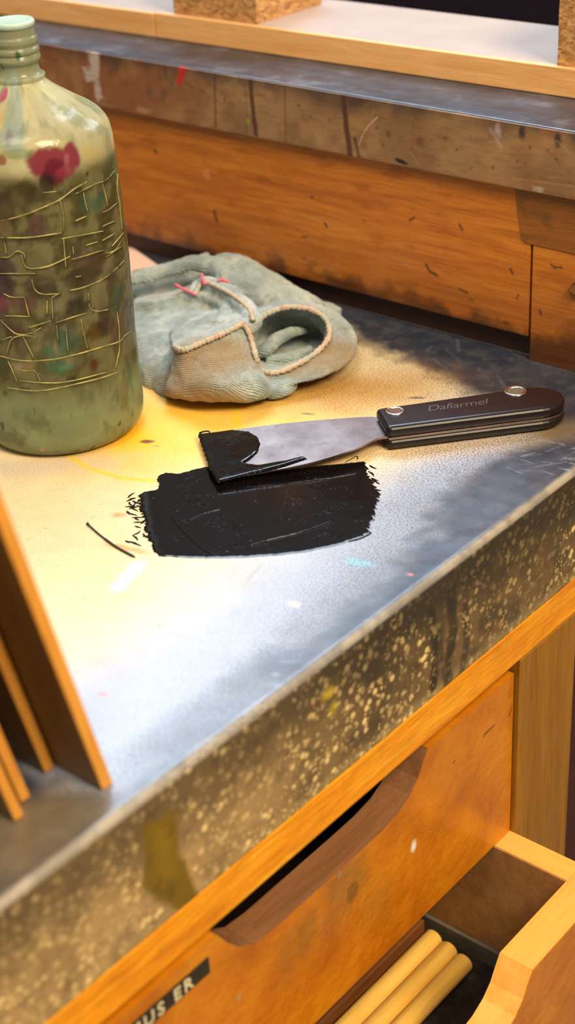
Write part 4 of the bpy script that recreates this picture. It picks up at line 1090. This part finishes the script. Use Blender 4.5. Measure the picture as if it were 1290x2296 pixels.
# serged pinkish hems
t = NT('hem_yarn'); v = t.coord()
hn = t.noise(v, 130, 3, .6); hf = t.noise(v, 700, 3, .7)
col = t.ramp(hn, [(.35, lin((158, 160, 144))), (.5, lin((184, 170, 146))), (.62, lin((184, 152, 132))), (.75, lin((150, 138, 142)))])
t.bsdf(Base_Color=col, Roughness=.95, Normal=t.bump(hf, .0008))
M_hem = t.m
def hem(name, pts, r_, closed=False, label=None):
    bm = bmesh.new(); n_ = 150
    S_ = smooth_path([P3(p) for p in pts], n_, closed)
    tube_bm(bm, S_, [r_*(1+.22*math.sin(k*1.9)+.12*math.sin(k*.7)) for k in range(n_)], 10, closed=closed)
    h = from_bm(name, bm, M_hem, glove, True); h['label'] = label or 'pinkish serged hem'; return h
hem('cuff_hem', [(x, y, z+.5) for x, y, z in rim], .0017, True, 'pinkish serged hem of the right cuff')
hem('cuff_hem', [(391,777,29),(410,785,33.5),(454,768,36),(498,749,39),(530,733,40.5),(545,727,40),(557,742,37),(566,770,31),(574,800,27),(581,826,18)], .0017, False, 'tan hem along the front flap')
hem('fold_hem', [(436,662,31),(456,634,36),(492,645,38.5),(532,669,38.5),(559,694,38),(568,718,37)], .0015, False, 'pale hem on the middle fold')
M_pink = plain('pink_thread', lin((214, 96, 104)), .8)
for pl in ([(393,638,33),(415,650,32),(436,660,32)], [(452,614,40),(455,626,39),(460,638,37)], [(488,630,40),(500,628,40.5),(514,634,39)]):
    bm = bmesh.new(); tube_bm(bm, smooth_path([P3(p) for p in pl], 14), [.0008, .0011, .0011, .001, .0008]*2+[.0009]*4, 8)
    from_bm('loose_thread', bm, M_pink, glove, True)['label'] = 'pink loose thread'
#GLOVEEND#

# ================================================================== ROOM SHELL, LIGHT, CAMERA
o = box('floor', -3.2, 3.2, -3.2, 3.2, -.92, -.9, plain('floor_concrete', lin((96, 84, 74)), .7, var=.1, nscale=8), None, 0); tag(o, kind='structure')

def area(name, loc, target, sx, sy, power, col):
    L = bpy.data.lights.new(name, 'AREA'); L.shape = 'RECTANGLE'; L.size = sx; L.size_y = sy; L.energy = power; L.color = col
    o = bpy.data.objects.new(name, L); COL.objects.link(o); o.location = loc
    o.rotation_euler = (Vector(target)-Vector(loc)).to_track_quat('-Z', 'Y').to_euler(); return o
area('window_light', (-1.3, 1.25, 2.35), (-.1, -.25, 0), 1.8, 1.15, 92, (.62, .80, 1.0))
area('ceiling_lamp', (1.45, -.55, 1.75), (-.05, -.2, -.1), .8, .8, 84, (1.0, .80, .52))
area('cool_fill_light', (.2, 2.3, 1.5), (-.2, -.1, 0), 1.3, .9, 40, (.68, .84, 1.0))  # unseen cool fill added behind to brighten and rim the glove
area('overhead_lamp', (.1, -1.0, 1.9), (-.2, -.2, 0), .8, .8, 20, (1.0, .92, .80))
w = bpy.data.worlds.new('room'); SC.world = w; w.use_nodes = True
w.node_tree.nodes['Background'].inputs[0].default_value = (1.0, .93, .85, 1); w.node_tree.nodes['Background'].inputs[1].default_value = .22

cd = bpy.data.cameras.new('camera'); cam = bpy.data.objects.new('camera', cd); COL.objects.link(cam)
cd.sensor_fit = 'VERTICAL'; cd.sensor_height = 36; cd.sensor_width = 36*1290/2296; cd.lens = FPX/2296*36
cd.clip_start = .02; cd.clip_end = 20
Mx = Matrix(((_r[0], _u[0], -_f[0], CAM[0]), (_r[1], _u[1], -_f[1], CAM[1]), (_r[2], _u[2], -_f[2], CAM[2]), (0, 0, 0, 1)))
cam.matrix_world = Mx
cd.dof.use_dof = True; cd.dof.focus_distance = float((at(640, 1030)-CAM)@_f); cd.dof.aperture_fstop = 6.3
SC.camera = cam
vs = SC.view_settings; vs.view_transform = 'Standard'; vs.look = 'None'; vs.exposure = 0; vs.gamma = 1; vs.use_curve_mapping = False
